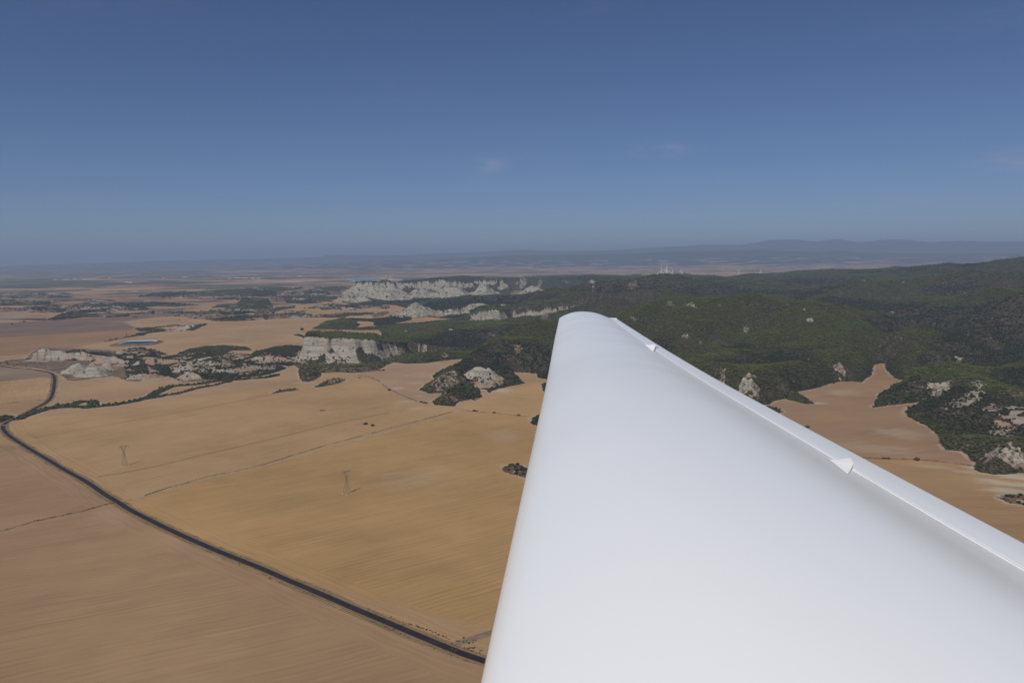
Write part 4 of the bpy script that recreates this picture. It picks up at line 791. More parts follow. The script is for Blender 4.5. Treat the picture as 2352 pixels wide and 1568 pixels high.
rng = np.random.default_rng(7)
def scatter(r0, r1, n, s0, s1, flat=1.0):
    r = np.sqrt(rng.uniform(r0*r0, r1*r1, n)); a = rng.uniform(math.radians(-36.5), math.radians(36.5), n)
    px_, py_ = np.sin(a)*r, np.cos(a)*r
    d = samp(DN, px_, py_); sd = samp(SD, px_, py_)
    cl = fbm(px_, py_, 38, 3, 61); cl2 = fbm(px_, py_, 140, 2, 62)
    cr_ = samp(CR, px_, py_)
    p = d*np.clip(.84+1.9*(cl-.5)+1.0*(cl2-.5)+.4*cr_+.15*(d > .8), .06, 1)
    keep = (rng.random(n) < p) & (sd > .5) & (d > .004)
    px_, py_ = px_[keep], py_[keep]; m = len(px_)
    size = s0+(s1-s0)*rng.random(m)**1.6
    return np.stack([px_, py_, samp(Hf, px_, py_)], 1), size, np.full(m, flat)
sets = [scatter(1000, 1750, 80000, 1.3, 4.0), scatter(1750, 2800, 190000, 1.5, 4.3), scatter(2800, 4400, 190000, 2.6, 5.6, .85), scatter(4400, 8700, 260000, 4.5, 11, .6)]
TP = np.vstack([s[0] for s in sets]); TS = np.concatenate([s[1] for s in sets]); TF = np.concatenate([s[2] for s in sets]); NT_ = len(TP)
print('trees', NT_)
rd = np.hypot(TP[:, 0], TP[:, 1])
gsel = .5+.55*(fbm(TP[:, 0], TP[:, 1], 300, 3, 63)-.5)+1.1*2.3*samp(CR, TP[:, 0], TP[:, 1])+.22*(rng.random(NT_)-.5)  # relief light put into tree colour: crests lit, hollows shaded, plus random tone
hsel = np.clip((TP[:, 2]-samp(Hf, TP[:, 0]*1.02, TP[:, 1]*1.02))/6+.5, 0, 1)
green = np.array([.060, .068, .023]); dark = np.array([.022, .027, .015]); brown = np.array([.056, .044, .032])
w1 = ss(.38, .68, gsel)[:, None]; tc = dark*(1-w1)+green*w1
isb = rng.random(NT_) < np.clip(.34-.25*w1[:, 0], .05, 1); tc[isb] = brown*(.7+.5*rng.random(isb.sum()))[:, None]; TS[isb] *= .75
tc *= (.75+.5*rng.random(NT_))[:, None]
var = np.where(isb, rng.integers(2, 4, NT_), np.where(rng.random(NT_) < .75, rng.integers(0, 2, NT_), 2))

# individuals: the trees that show largest, outside the wing's silhouette
def project(P3):
    q = P3-CAM; zc_ = q@Fv; return W0/2+(q@Rv)/zc_*FPX, H0/2-(q@Uv)/zc_*FPX
ix, iy = project(TP)
inw = (iy > 715) & (ix > 1284-(iy-735)*.2197-6) & (iy > 735+(ix-1415)*.56)
vis = (ix > 4) & (ix < 2348) & ~inw & (iy < 1568)
score = np.where(vis & (TS > 1.6), TS/rd, 0); top = np.argsort(-score)[:285]; rest = np.ones(NT_, bool); rest[top] = False
def tree(p, size, color, mesh, label, cat='tree', group=None, name='pine_tree', zs=1.0, seed=0):
    e = empty(name, tuple(p), random.Random(seed).uniform(0, 6.28)); e.scale = (size, size, size*zs)
    c = bpy.data.objects.new('crown', mesh); COL.objects.link(c); c.parent = e; c.color = (*color, 1); c['color'] = (float(color[0]), float(color[1]), float(color[2]), 1.0)
    t = bpy.data.objects.new('trunk', tm); COL.objects.link(t); t.parent = e
    return tag(e, label, cat, group)
for n_, i_ in enumerate(top):
    px_, py_ = ix[i_], iy[i_]; bu = isb[i_]
    zones = [(px_ > 2200 and py_ > 1030, 'the small scrub island at the far right edge', 'right edge scrub island'), (px_ > 2150 and py_ > 985, 'the foot of the right hand slope just above the field', 'foot of the right slope'), (px_ > 2250 and py_ > 900, 'the bare pale scree at the far right edge', 'right edge scree'), (px_ > 2150 and py_ > 900, 'the pale rocky slope at the right edge', 'pale rocky right slope'),
             (px_ > 1980 and 855 < py_ < 960, 'the spur poking into the orange valley field', 'spur into the valley field'), (px_ > 1750 and py_ > 850, 'the wood edge along the orange valley field', 'valley field edge'),
             (px_ > 1500, 'the wooded hillside behind the wing trailing edge', 'hillside behind the wing'), (1100 < px_ < 1240 and py_ > 1000, 'the scrub island against the wing leading edge', 'scrub island by the wing'),
             (950 < px_ and py_ > 830, 'the promontory with a bare white face', 'promontory with the white face'), (650 < px_ < 745 and py_ > 835, 'the bushy knoll before the white cliff', 'knoll before the white cliff'),
             (720 < px_ < 800 and py_ > 860, 'the narrow rocky islet in the stubble', 'rocky islet in the stubble'), (px_ > 650, 'the slopes around the big white cliff', 'slopes around the white cliff'),
             (py_ > 925, 'the hedge strip by the road bend', 'hedge strip by the road bend'), (True, 'the hedge strip below the pale badlands', 'hedge strip below the badlands')]
    where, grp = next((b_, c_) for a_, b_, c_ in zones if a_)
    if bu: tree(TP[i_], TS[i_], tc[i_], crowns[var[i_]], f'low grey brown bush on {where}', 'bush', f'brown bushes on the {grp}', 'scrub_bush', .9, n_)
    else: tree(TP[i_], TS[i_], tc[i_], crowns[var[i_]], f'round dark green tree on {where}', 'tree', f'green trees on the {grp}', 'pine_tree', 1.0, n_)

def cloud(name, Pn, Sn, Fn, Cn, Vn, srcs, kindname='stuff'):
    m = bpy.data.meshes.new(name); n = len(Pn); m.vertices.add(n); m.vertices.foreach_set('co', Pn.astype(np.float32).ravel())
    def A(nm, tp, arr, key): a = m.attributes.new(nm, tp, 'POINT'); a.data.foreach_set(key, arr.astype(np.float32 if tp != 'INT' else np.int32).ravel())
    A('size', 'FLOAT_VECTOR', np.stack([Sn, Sn, Sn*Fn], 1), 'vector'); A('spin', 'FLOAT_VECTOR', np.stack([np.zeros(n), np.zeros(n), rng.uniform(0, 6.28, n)], 1), 'vector')
    A('variant', 'INT', Vn, 'value'); A('color', 'FLOAT_COLOR', np.hstack([Cn, np.ones((n, 1))]), 'color')
    o = bpy.data.objects.new(name, m); COL.objects.link(o); o['kind'] = kindname
    ng = bpy.data.node_groups.new(name+'_nodes', 'GeometryNodeTree'); ng.interface.new_socket('Geometry', in_out='INPUT', socket_type='NodeSocketGeometry'); ng.interface.new_socket('Geometry', in_out='OUTPUT', socket_type='NodeSocketGeometry')
    gi = ng.nodes.new('NodeGroupInput'); go = ng.nodes.new('NodeGroupOutput'); jn = ng.nodes.new('GeometryNodeJoinGeometry')
    def na(nm, tp): q = ng.nodes.new('GeometryNodeInputNamedAttribute'); q.data_type = tp; q.inputs[0].default_value = nm; return q.outputs[0]
    sz, sp, vr = na('size', 'FLOAT_VECTOR'), na('spin', 'FLOAT_VECTOR'), na('variant', 'INT')
    for i_, src in enumerate(srcs):
        oi = ng.nodes.new('GeometryNodeObjectInfo'); oi.inputs[0].default_value = src; oi.transform_space = 'ORIGINAL'
        cp = ng.nodes.new('FunctionNodeCompare'); cp.data_type = 'INT'; cp.operation = 'EQUAL'; ng.links.new(vr, cp.inputs[2]); cp.inputs[3].default_value = i_
        io = ng.nodes.new('GeometryNodeInstanceOnPoints'); ng.links.new(gi.outputs[0], io.inputs['Points']); ng.links.new(cp.outputs[0], io.inputs['Selection']); ng.links.new(oi.outputs['Geometry'], io.inputs['Instance'])
        ng.links.new(sp, io.inputs['Rotation']); ng.links.new(sz, io.inputs['Scale']); ng.links.new(io.outputs[0], jn.inputs[0])
    ng.links.new(jn.outputs[0], go.inputs[0]); md = o.modifiers.new('instances', 'NODES'); md.node_group = ng
    return o
def crown_obj(mesh):
    for o in bpy.data.objects:
        if o.data is mesh: return o
    t = tree((P(1300, 700, 5200)[0], P(1300, 700, 5200)[1], 60), 3, green, mesh, 'dark tree in the woods', 'tree'); return t.children[0]
srcs = [crown_obj(c) for c in crowns]
cloud('forest', TP[rest], TS[rest], TF[rest], tc[rest], var[rest], srcs)

# roadside and field-edge weeds
wp = []
def along(pts, off0, off1, n, s0, s1, gate=.45):
    L = smooth_line(pts, 4); T = np.gradient(L, axis=0); T /= np.linalg.norm(T, axis=1)[:, None]
    q = rng.integers(0, len(L), n); off = rng.uniform(off0, off1, n)*rng.choice([-1, 1], n)
    p_ = L[q]+np.stack([-T[q, 1], T[q, 0]], 1)*off[:, None]+rng.normal(0, .8, (n, 2))
    kk = fbm(p_[:, 0], p_[:, 1], 25, 3, 72) > gate; p_ = p_[kk]; wp.append(np.column_stack([p_, np.zeros(len(p_)), s0+(s1-s0)*rng.random(len(p_))**2]))
along(ROAD, 4.4, 8.5, 11000, .2, .75, .47)
for pts, hw in WEEDS: along(pts, 0, hw, int(np.linalg.norm(np.diff(pts, axis=0), axis=1).sum()*1.8), .25, .9, .40)
wp.append(np.column_stack([smooth_line(GZ('8', [(1250, 1060), (1400, 1105), (1600, 1190)]), 2.2)+rng.normal(0, .5, (len(smooth_line(GZ('8', [(1250, 1060), (1400, 1105), (1600, 1190)]), 2.2)), 2)), np.zeros(len(smooth_line(GZ('8', [(1250, 1060), (1400, 1105), (1600, 1190)]), 2.2))), rng.uniform(.7, 1.3, len(smooth_line(GZ('8', [(1250, 1060), (1400, 1105), (1600, 1190)]), 2.2)))]))
for a_, b_, n_ in ((1740, 1210, 14), (1670, 1220, 3), (1720, 1268, 4), (1775, 1272, 9), (1825, 1290, 8)):
    g = G(*Z('8', a_, b_)); wp.append(np.column_stack([g+rng.normal(0, 3.2, (n_, 2))*np.array([1.5, .6]), np.zeros(n_), rng.uniform(.7, 1.3, n_)]))
Lr = smooth_line(ROAD, 3); Tr = np.gradient(Lr, axis=0); Tr /= np.linalg.norm(Tr, axis=1)[:, None]; ya, yb = G(*Z('8', 1250, 1120))[1], G(*Z('8', -200, 500))[1]
q = rng.integers(0, len(Lr), 26000); off = -rng.uniform(4.4, 9.5, 26000); p_ = Lr[q]+np.stack([-Tr[q, 1], Tr[q, 0]], 1)*off[:, None]
kk = (p_[:, 1] > ya) & (p_[:, 1] < yb) & (fbm(p_[:, 0], p_[:, 1], 30, 3, 78) > .42); p_ = p_[kk]; NOLIVE = len(p_); wp.append(np.column_stack([p_, np.zeros(NOLIVE), .25+.45*rng.random(NOLIVE)]))
wp = np.vstack(wp); nw = len(wp); wc = np.array([.06, .055, .028])*(.6+.8*rng.random((nw, 1))); wc[rng.random(nw) < .35] = (.10, .068, .04); wc[-NOLIVE:] = np.array([.085, .083, .042])*(.7+.6*rng.random((NOLIVE, 1)))
cloud('verge_weeds', wp[:, :3], wp[:, 3], np.full(nw, .9), wc, rng.integers(2, 4, nw), srcs)

# lone bushes standing in the fields, each its own thing
LONE = [('6', 495, 131, 6.5, 'low flat brown bush alone in the middle of the upper stubble field', .45), ('6', 515, 130, 5, 'smaller brown bush touching the flat bush in the upper stubble field', .45),
        ('6', 870, 248, 8.5, 'larger of two round dark bushes side by side in the stubble field', .85), ('6', 928, 261, 6.8, 'smaller of two round dark bushes side by side in the stubble field', .9),
        ('6', 1342, 60, 7, 'round dark bush at the left end of a bush row by the dirt track', .8), ('6', 1366, 66, 6.5, 'dark bush in the middle of a bush row by the dirt track', .7), ('6', 1386, 70, 6, 'dark bush at the right end of a bush row by the dirt track', .7),
        ('2', 1297, 1303, 8.5, 'single round dark bush on the curved boundary of the pinkish field', .75), ('2', 1042, 1197, 6, 'small bush at the upper bend of the curved field track', .5),
        ('6', 1795, 136, 7, 'round dark bush on the field line just right of the track corner', .8), ('6', 1815, 137, 5, 'small bush hugging the round bush right of the track corner', .7), ('6', 1960, 150, 6, 'lone bush halfway along the field line left of the wing', .7), ('6', 2172, 171, 6, 'lone bush on the field line next to the wing edge', .7),
        ('R', 1358, 777, 8, 'round dark green bush on the field line right of the wing', .85), ('R', 1145, 768, 6.5, 'low bush on the field line close to the wing trailing edge', .6), ('R', 1172, 769, 6, 'low bush right beside the bush closest to the wing trailing edge', .6), ('R', 636, 562, 8, 'dark bush peeping out from behind the wing trailing edge', .8),
        ('2', 1215, 1135, 8, 'left clump of a low bush pair at the edge of the pinkish field', .6), ('2', 1245, 1134, 9, 'right clump of a low bush pair at the edge of the pinkish field', .65),
        ('2', 553, 795, 17, 'large solitary tree at the bend of the pale farm track', .9), ('B', 2275, 560, 24, 'solitary tree rising above the grey ploughed field', 1.1), ('1', 1780, 652, 14, 'small tree beside the track beyond the farm', .8)]
for n_, (kk, a_, b_, w_, lb, zs) in enumerate(LONE):
    g = G(*Z(kk, a_, b_)); tree((g[0], g[1], 0), w_*.66, (.036, .033, .020), crowns[(n_ % 2)+2 if w_ < 12 else 0], lb, 'tree' if w_ > 12 else 'bush', None, 'broadleaf_tree' if w_ > 12 else 'round_bush', zs*1.25, n_+500)
# tall thin trees lining the farm track
cyp = [(120, 655, 9), (160, 648, 5), (215, 640, 6), (265, 625, 9), (300, 622, 6), (335, 615, 6), (370, 612, 7), (405, 606, 9), (440, 598, 9), (480, 592, 16), (515, 590, 11), (545, 585, 10), (575, 580, 8), (612, 573, 11), (660, 568, 11), (695, 560, 8)]
for n_, (a_, b_, h_) in enumerate(cyp):
    g = G(*Z('F', a_, b_+6)); lb = 'tallest dark spire shaped tree of the row along the farm track' if h_ == 16 else 'dark slender spire shaped tree in the row lining the farm track'
    e = tree((g[0], g[1], 0), h_*.38, (.030, .030, .018), spire, lb, 'tree', None if h_ == 16 else 'slender trees lining the farm track', 'cypress_tree', 1.35, n_+700)

# ------------------------------------------------------------------ electricity pylons
steel = simple('galvanised_steel', (.17, .15, .14), .6, .25, .3, .1, 1.0); concrete = simple('concrete', (.55, .50, .44), .9, var=.1); glassm = simple('insulator_glass', (.12, .10, .09), .3)
def pylon(base, rz, label):
    e = empty('electricity_pylon', (base[0], base[1], 0), rz); Hp = 33.0; wy = Hp*.62; b = 3.8; w_ = .75; t = .26
    cor = [(-1, -1), (1, -1), (1, 1), (-1, 1)]
    def q(c, z):
        h = b+(w_-b)*min(z/wy, 1); return (c[0]*h, c[1]*h, z)
    for c in cor: MB().bar(q(c, .3), q(c, wy), t, t*.85).build('leg', steel, e); MB().box((c[0]*b, c[1]*b, .35), (1.1, 1.1, .9)).build('footing', concrete, e)
    br = MB(); z = 0.6; lev = [0.6]
    while z < wy: z += max(1.5, (b+(w_-b)*z/wy)*1.25); lev.append(min(z, wy))
    for z0, z1_ in zip(lev, lev[1:]):
        for i_ in range(4):
            c0, c1 = cor[i_], cor[(i_+1) % 4]; br.bar(q(c0, z0), q(c1, z1_), .11); br.bar(q(c1, z0), q(c0, z1_), .11); br.bar(q(c0, z1_), q(c1, z1_), .10)
    br.build('bracing', steel, e)
    zc_ = Hp*.885; arm_x = 3.6
    for s_ in (-1, 1):
        a_ = MB()
        for (dx, dy) in ((-.5, -.5), (.5, -.5), (.5, .5), (-.5, .5)): a_.bar((s_*.35+dx*.6, dy*.9, wy-.2), (s_*arm_x+dx, dy*1.0, zc_), .22)
        for k_ in range(5):
            f0, f1 = k_/5, (k_+1)/5
            for dy in (-.5, .5):
                p0 = (s_*(.35+(arm_x-.35)*f0)-.5*(.6+.4*f0), dy, wy+(zc_-wy)*f0); p1 = (s_*(.35+(arm_x-.35)*f1)+.5*(.6+.4*f1), dy, wy+(zc_-wy)*f1); a_.bar(p0, p1, .13)
        a_.build('fork_arm', steel, e)
        MB().bar((s_*arm_x, 0, zc_), (s_*(arm_x+.9), 0, Hp), .5, .16).build('peak', steel, e)
        MB().bar((s_*7.2, 0, zc_), (s_*7.2, 0, zc_-3.0), .26, n=6).bar((s_*7.2-.0, 0, zc_-3.0), (s_*7.2, 0, zc_-3.2), .5, n=6).build('insulator', glassm, e)
    MB().bar((-.0, 0, zc_), (0, 0, zc_-3.0), .26, n=6).build('insulator', glassm, e)
    ca = MB()
    for dy in (-.6, .6): ca.bar((-7.3, 0, zc_), (-arm_x, dy, zc_), .24).bar((-arm_x, dy, zc_), (arm_x, dy, zc_), .28).bar((arm_x, dy, zc_), (7.3, 0, zc_), .24); ca.bar((-arm_x, dy, zc_+.9), (arm_x, dy, zc_+.9), .2).bar((-7.3, 0, zc_), (-arm_x, dy, zc_+.9), .16).bar((7.3, 0, zc_), (arm_x, dy, zc_+.9), .16)
    for i_ in range(8): x0 = -arm_x+i_*arm_x/4; ca.bar((x0, -.6, zc_+(i_ % 2)*.9), (x0+arm_x/4, -.6, zc_+((i_+1) % 2)*.9), .13).bar((x0, .6, zc_), (x0+arm_x/4, -.6, zc_), .13)
    ca.build('crossarm', steel, e)
    return tag(e, label, 'pylon', 'lattice pylons in the stubble fields')
azl = math.radians(52)
pylon(G(797, 1133.5), azl, 'forked lattice power pylon standing in the golden field, nearer to the wing')
pylon(G(286.5, 1069.5), azl, 'fainter forked lattice power pylon standing close to the asphalt road')

# ------------------------------------------------------------------ wind turbines beyond the ridge
white = simple('turbine_white', (.62, .62, .63), .4)
TUR = [(430, 270, 90, (2, 130, 232), 7000, 'leftmost and tallest white wind turbine beyond the forest ridge'), (505, 240, 72, (5, 145, 250), 7600, 'white wind turbine second from the left, its blade slanting down right'), (519, 262, 62, (0, 120, 240), 8300, 'white wind turbine overlapping the second one from the left'),
       (587, 293, 40, (60, 180, 300), 9800, 'short white wind turbine just left of an upright bladed one'), (601, 292, 56, (2, 170, 250), 9000, 'white wind turbine with upright blade in the middle of the left cluster'), (727, 275, 44, (14, 134, 254), 9800, 'white wind turbine with blade tilted right, between the two bigger ones'), (753, 292, 30, (30, 150, 270), 11500, 'faint white wind turbine tower to the right of the tilted blade one'),
       (812, 292, 44, (0, 155, 215), 9900, 'white wind turbine with closely spaced lower blades above the ridge'), (895, 315, 34, (90, 210, 330), 10500, 'low white wind turbine hub barely above the ridge, last of the left cluster'), (1588, 265, 30, (310, 70, 190), 9800, 'white wind turbine with blade leaning left, first of the right hand three'),
       (1830, 308, 32, (0, 160, 200), 10500, 'smallest white wind turbine of the right hand three'), (1912, 285, 62, (4, 170, 232), 7900, 'tallest white wind turbine of the right hand three, near the rising ridge')]
for n_, (a_, b_, bl, angs, D, lb) in enumerate(TUR):
    hx, hy = 1452+.1543*a_, 580.8+.1543*b_; hub = P(hx, hy, D); L = bl*.1543/FPX*D; L = min(max(L, 26), 52)
    zg = float(samp(Hf, np.array([hub[0]]), np.array([hub[1]]))[0]) if D < 8700 else 0.0
    zg = min(zg, hub[2]-20)
    e = empty('wind_turbine', (hub[0], hub[1], zg), -math.atan2(hub[0], hub[1]))
    hh = hub[2]-zg; MB().bar((0, 0, 0), (0, 0, hh), 5.6, 3.4, 10).build('tower', white, e, True)
    MB().box((0, 1.0, hh+1), (4, 11, 4.2)).build('nacelle', white, e); MB().bar((0, -4.5, hh+1), (0, -7.5, hh+1), 3.6, 1.6, 8).build('hub', white, e)
    for a in angs:
        t = math.radians(a); d = Vector((math.sin(t), 0, math.cos(t))); s_ = Vector((d.z, 0, -d.x)); c = Vector((0, -6, hh+1)); v = []; 
        for fr, ch in ((0.03, 2.0), (.2, 4.6), (.5, 3.4), (.8, 2.4), (1, 1.2)):
            p = c+d*L*fr; v += [tuple(p-s_*ch*.35+Vector((0, -.3, 0))), tuple(p+s_*ch*.65), tuple(p+Vector((0, .5, 0)))]
        f = [(0, 1, 2), (12, 14, 13)]
        for i_ in range(4):
            for j_ in range(3): f.append((3*i_+j_, 3*i_+(j_+1) % 3, 3*i_+3+(j_+1) % 3, 3*i_+3+j_))
        link('blade', v, f, white, e)
    tag(e, lb, 'wind turbine', 'wind turbines beyond the forest ridge')

# ------------------------------------------------------------------ irrigation pond
earth = simple('pond_bank_earth', (.105, .08, .055), .95, var=.35, sc=.05); liner = simple('pond_liner', (.42, .44, .46), .5); bwater = NT('pond_water'); bwater.b.inputs['Base Color'].default_value = (.015, .045, .062, 1); bwater.b.inputs['Roughness'].default_value = .6; bwater = bwater.m
def rrect(cx_, cy_, hx_, hy_, r, n=6):
    o = []
    for sx, sy, a0 in ((1, 1, 0), (-1, 1, 90), (-1, -1, 180), (1, -1, 270)):
        for i_ in range(n+1): t = math.radians(a0+90*i_/n); o.append((cx_+sx*(hx_-r)+r*math.cos(t), cy_+sy*(hy_-r)+r*math.sin(t)))
    return o
pc = G(*Z('F', 735, 728)); e = empty('irrigation_pond', (pc[0], pc[1], 0), .12)
rings = [(rrect(-5, 0, 84, 88, 50), -.3), (rrect(-2, 0, 66, 72, 40), 5.5), (rrect(0, 0, 58, 64, 34), 5.6), (rrect(0, 0, 57, 63, 33), 5.6), (rrect(0, 0, 52, 58, 30), 1.6)]
nn = len(rings[0][0])
def loft(a, b, name, mat): return link(name, [(p[0], p[1], z) for r_, z in (a, b) for p in r_], [(i_, (i_+1) % nn, nn+(i_+1) % nn, nn+i_) for i_ in range(nn)], mat, e)
v = []; f = []
for r_, z in rings[:3]: v += [(p[0], p[1], z) for p in r_]
for q in range(2): f += [(q*nn+i_, q*nn+(i_+1) % nn, (q+1)*nn+(i_+1) % nn, (q+1)*nn+i_) for i_ in range(nn)]
link('embankment', v, f, earth, e)
v = [];
for r_, z in rings[2:]: v += [(p[0], p[1], z) for p in r_]
link('liner', v, f, liner, e)
r_ = rrect(0, 0, 54.0, 60.0, 31); link('water', [(p[0], p[1], 3.3) for p in r_], [tuple(range(nn))], bwater, e)
tag(e, 'blue lined irrigation pond inside a raised earth bank among stubble fields', 'pond')

# ------------------------------------------------------------------ farms and far buildings
wallw = simple('wall_white', (.55, .50, .46), .9, var=.06); wallp = simple('wall_pinkish', (.34, .26, .21), .9, var=.08); redr = simple('roof_red', (.26, .085, .055), .8, var=.15); pinkr = simple('roof_pale_tile', (.42, .24, .17), .85, var=.12); darko = simple('dark_opening', (.03, .025, .025), .9); greyw = simple('shed_white', (.55, .53, .50), .6)
def building(key, a_, b_, w, d, h, rh, rz, wm, rm, label, name='farm_building', door=True, cat='building', group=None, nwin=3):
    g = G(*Z(key, a_, b_)); rz = rz-math.atan2(g[0], g[1]); e = empty(name, (g[0], g[1], 0), rz)
    MB().box((0, 0, h/2-.15), (w, d, h+.3)).build('wall', wm, e)
    hw, hd, o_ = w/2+.6, d/2+.6, .02
    v = [(-hw, -hd, h-o_), (hw, -hd, h-o_), (hw, hd, h-o_), (-hw, hd, h-o_), (-hw, 0, h+rh), (hw, 0, h+rh)]; link('roof', v, [(0, 1, 5, 4), (2, 3, 4, 5), (0, 4, 3), (1, 2, 5), (3, 2, 1, 0)], rm, e)
    if door: MB().box((0, -d/2-.05, h*.33), (w*.42, .3, h*.62)).build('door', darko, e)
    elif nwin:
        for i_ in range(nwin): MB().box((-w/2+w*(i_+.5)/nwin, -d/2-.05, h*.5), (1.6, .3, 1.6)).build('window', darko, e)
    return tag(e, label, cat, group)
building('F', 1900, 350, 36, 22, 9, 3.2, -.1, wallw, redr, 'big white farm shed with red roof and dark doorway', cat='shed')
building('F', 1400, 440, 13, 10, 9, 2.5, .1, wallp, pinkr, 'pinkish house at the left end of the farmyard', 'farm_house', False)
building('F', 1520, 428, 22, 12, 8, 2.5, .05, wallp, pinkr, 'long pink roofed house in the middle of the farmyard', 'farm_house', False)
building('F', 1600, 385, 12, 10, 5, 2, .3, wallw, pinkr, 'small pale outbuilding behind the pink roofed farm house', door=False)
building('F', 1450, 395, 20, 10, 6, 2, .1, wallp, redr, 'low barn with red roof behind the farm houses', door=False)
building('F', 1640, 415, 16, 7, 3.5, 1, .0, wallw, pinkr, 'low pale wall like shed in the centre of the farmyard', door=False, nwin=2)
building('F', 1730, 385, 12, 7, 3.5, 1.2, .0, wallw, pinkr, 'small white shed left of the big white farm shed', door=False, nwin=2)
yard = sheet('farmyard', GZ('F', [(1330, 455), (1320, 400), (1600, 360), (1800, 345), (2050, 330), (2060, 380), (1900, 430), (1700, 448)]), .12, simple('yard_dirt', (.32, .26, .20), var=.2, sc=.05)); yard['kind'] = 'structure'
building('1', 1375, 548, 60, 30, 8, 4, .1, wallp, redr, 'long red roofed barn on the far farm, left one of the pair', 'barn', False, 'barn')
building('1', 1480, 545, 80, 28, 7, 4, -.05, wallp, redr, 'longest red roofed barn on the far farm, right one of the pair', 'barn', False, 'barn')
building('1', 1250, 552, 40, 22, 7, 3, .2, wallp, pinkr, 'pale roofed house on the far farm, left of the red barns', 'farm_house', False)
yp = [(735, 352, 200, 60), (790, 350, 160, 60), (470, 357, 90, 50), (560, 356, 120, 50), (640, 353, 90, 50), (935, 343, 60, 60), (1075, 378, 70, 30), (1105, 381, 90, 40), (1575, 335, 120, 60), (690, 338, 60, 50), (2020, 342, 120, 60), (2080, 345, 120, 60), (2150, 347, 90, 60), (1950, 345, 80, 50), (2200, 346, 90, 50), (1390, 342, 60, 50), (2550, 327, 110, 60)]
for a_, b_, w, d in yp: building('1', a_, b_+8, w*.7, d, 11, 3, .1, greyw, greyw, 'tiny white hall of the hazy villages on the far plain', 'village_hall', False, 'building', 'white halls of the far villages', 0)
# ruined castle on the far crag
stone = simple('castle_stone', (.36, .27, .19), .95, var=.2, sc=.2)
p = P(*Z('C', 560, 215), 6010); zc0 = float(samp(Hf, np.array([p[0]]), np.array([p[1]]))[0]); e = empty('ruined_castle', (p[0], p[1], zc0-3), .1)
MB().box((4, 0, 11), (17, 14, 24)).build('tower', stone, e); MB().box((-28, 4, 7), (40, 6, 14)).build('wall', stone, e); MB().box((30, 2, 8), (34, 7, 16)).build('wall', stone, e); MB().box((-50, 0, 9), (7, 8, 22)).build('turret', stone, e); MB().box((49, 0, 9), (6, 8, 20)).build('turret', stone, e)
tag(e, 'ruined stone castle on top of the pale far crag', 'castle')
# car on the bend
g = G(*Z('5', 38, 259)); paint = simple('car_paint_white', (.8, .8, .8), .3); tyre = simple('tyre', (.02, .02, .02), .9); glz = simple('car_glass', (.03, .035, .04), .1)
e = empty('car', (g[0], g[1], .2), 1.1)
v = [(-2.2, -.9, .35), (2.2, -.9, .35), (2.2, .9, .35), (-2.2, .9, .35), (-2.2, -.88, .95), (2.2, -.88, .9), (2.2, .88, .9), (-2.2, .88, .95)]; link('body', v, [(3, 2, 1, 0), (4, 5, 6, 7), (0, 1, 5, 4), (1, 2, 6, 5), (2, 3, 7, 6), (3, 0, 4, 7)], paint, e)
v = [(-1.9, -.85, .95), (1.2, -.85, .92), (1.2, .85, .92), (-1.9, .85, .95), (-1.5, -.7, 1.45), (.4, -.7, 1.48), (.4, .7, 1.48), (-1.5, .7, 1.45)]; link('cabin_glass', v, [(0, 1, 5, 4), (1, 2, 6, 5), (2, 3, 7, 6), (3, 0, 4, 7)], glz, e); MB().box((-.55, 0, 1.49), (1.9, 1.4, .06)).build('roof', paint, e)
for sx in (-1.4, 1.4):
    for sy in (-.85, .85): MB().bar((sx, sy-.1, .32), (sx, sy+.1, .32), .64, n=12).build('wheel', tyre, e)
tag(e, 'small white car on the bend of the asphalt road', 'car')

# ------------------------------------------------------------------ the glider's wing
k = NT('white_gelcoat'); oc = k.n('ShaderNodeTexCoord').outputs['Object']; k.b.inputs['Base Color'].default_value = (.80, .80, .79, 1); k.b.inputs['Roughness'].default_value = .14; k.b.inputs['Specular IOR Level'].default_value = .5
n1 = k.noise(oc, 1.3, 4, .6); k.set(k.b.inputs['Base Color'], k.mix(k.ramp(n1, .35, .7), (.79, .80, .806), (.80, .81, .815))); k.set(k.b.inputs['Roughness'], k.mr(k.noise(oc, 1.5, 2, .5), .3, .7, .20, .23)); gel = k.m
tape = simple('seal_tape', (.84, .84, .84), .35)
ST = []   # (depth, x_le, y, chord) in camera metres
for (yt, xt, sdep) in ((733, 1418, 8.6), (788, 1505, 5.74), (864, 1633, 3.78), (998, 1882, 2.205), (1247, 2352, 1.222)):
    xl = {733: 1284, 788: 1272, 864: 1258, 998: 1229, 1247: 1173.5}[yt]
    ST.append((sdep, (xl-1176)/FPX*sdep, (yt-784)/FPX*sdep, (xt-xl)/FPX*sdep))
ST.append((.774, (1103-1176)/FPX*.774, (1568-784)/FPX*.774, .80)); 
a, b = ST[-2], ST[-1]
for s_ in (.2, -.5): t = (s_-b[0])/(a[0]-b[0]); ST.append((s_, b[1]+t*(a[1]-b[1]), b[2]+t*(a[2]-b[2]), .80))
ST = np.array(ST)[::-1]; SS = ST[:, 0]
def pchip(s, col): 
    return np.interp(s, SS, ST[:, col])
fine = np.linspace(-.5, 8.6, 120)
def sm(col):                                      # smoothed spanwise curves
    c = np.polyfit(SS, ST[:, col], 4 if col != 3 else 3); return np.polyval(c, fine)
XL, YY, CH = sm(1), sm(2), sm(3)
print('wing fit', [(round(float(np.interp(s_, fine, XL)-x_), 4), round(float(np.interp(s_, fine, YY)-y_), 4), round(float(np.interp(s_, fine, CH)-c_), 4)) for s_, x_, y_, c_ in ST])
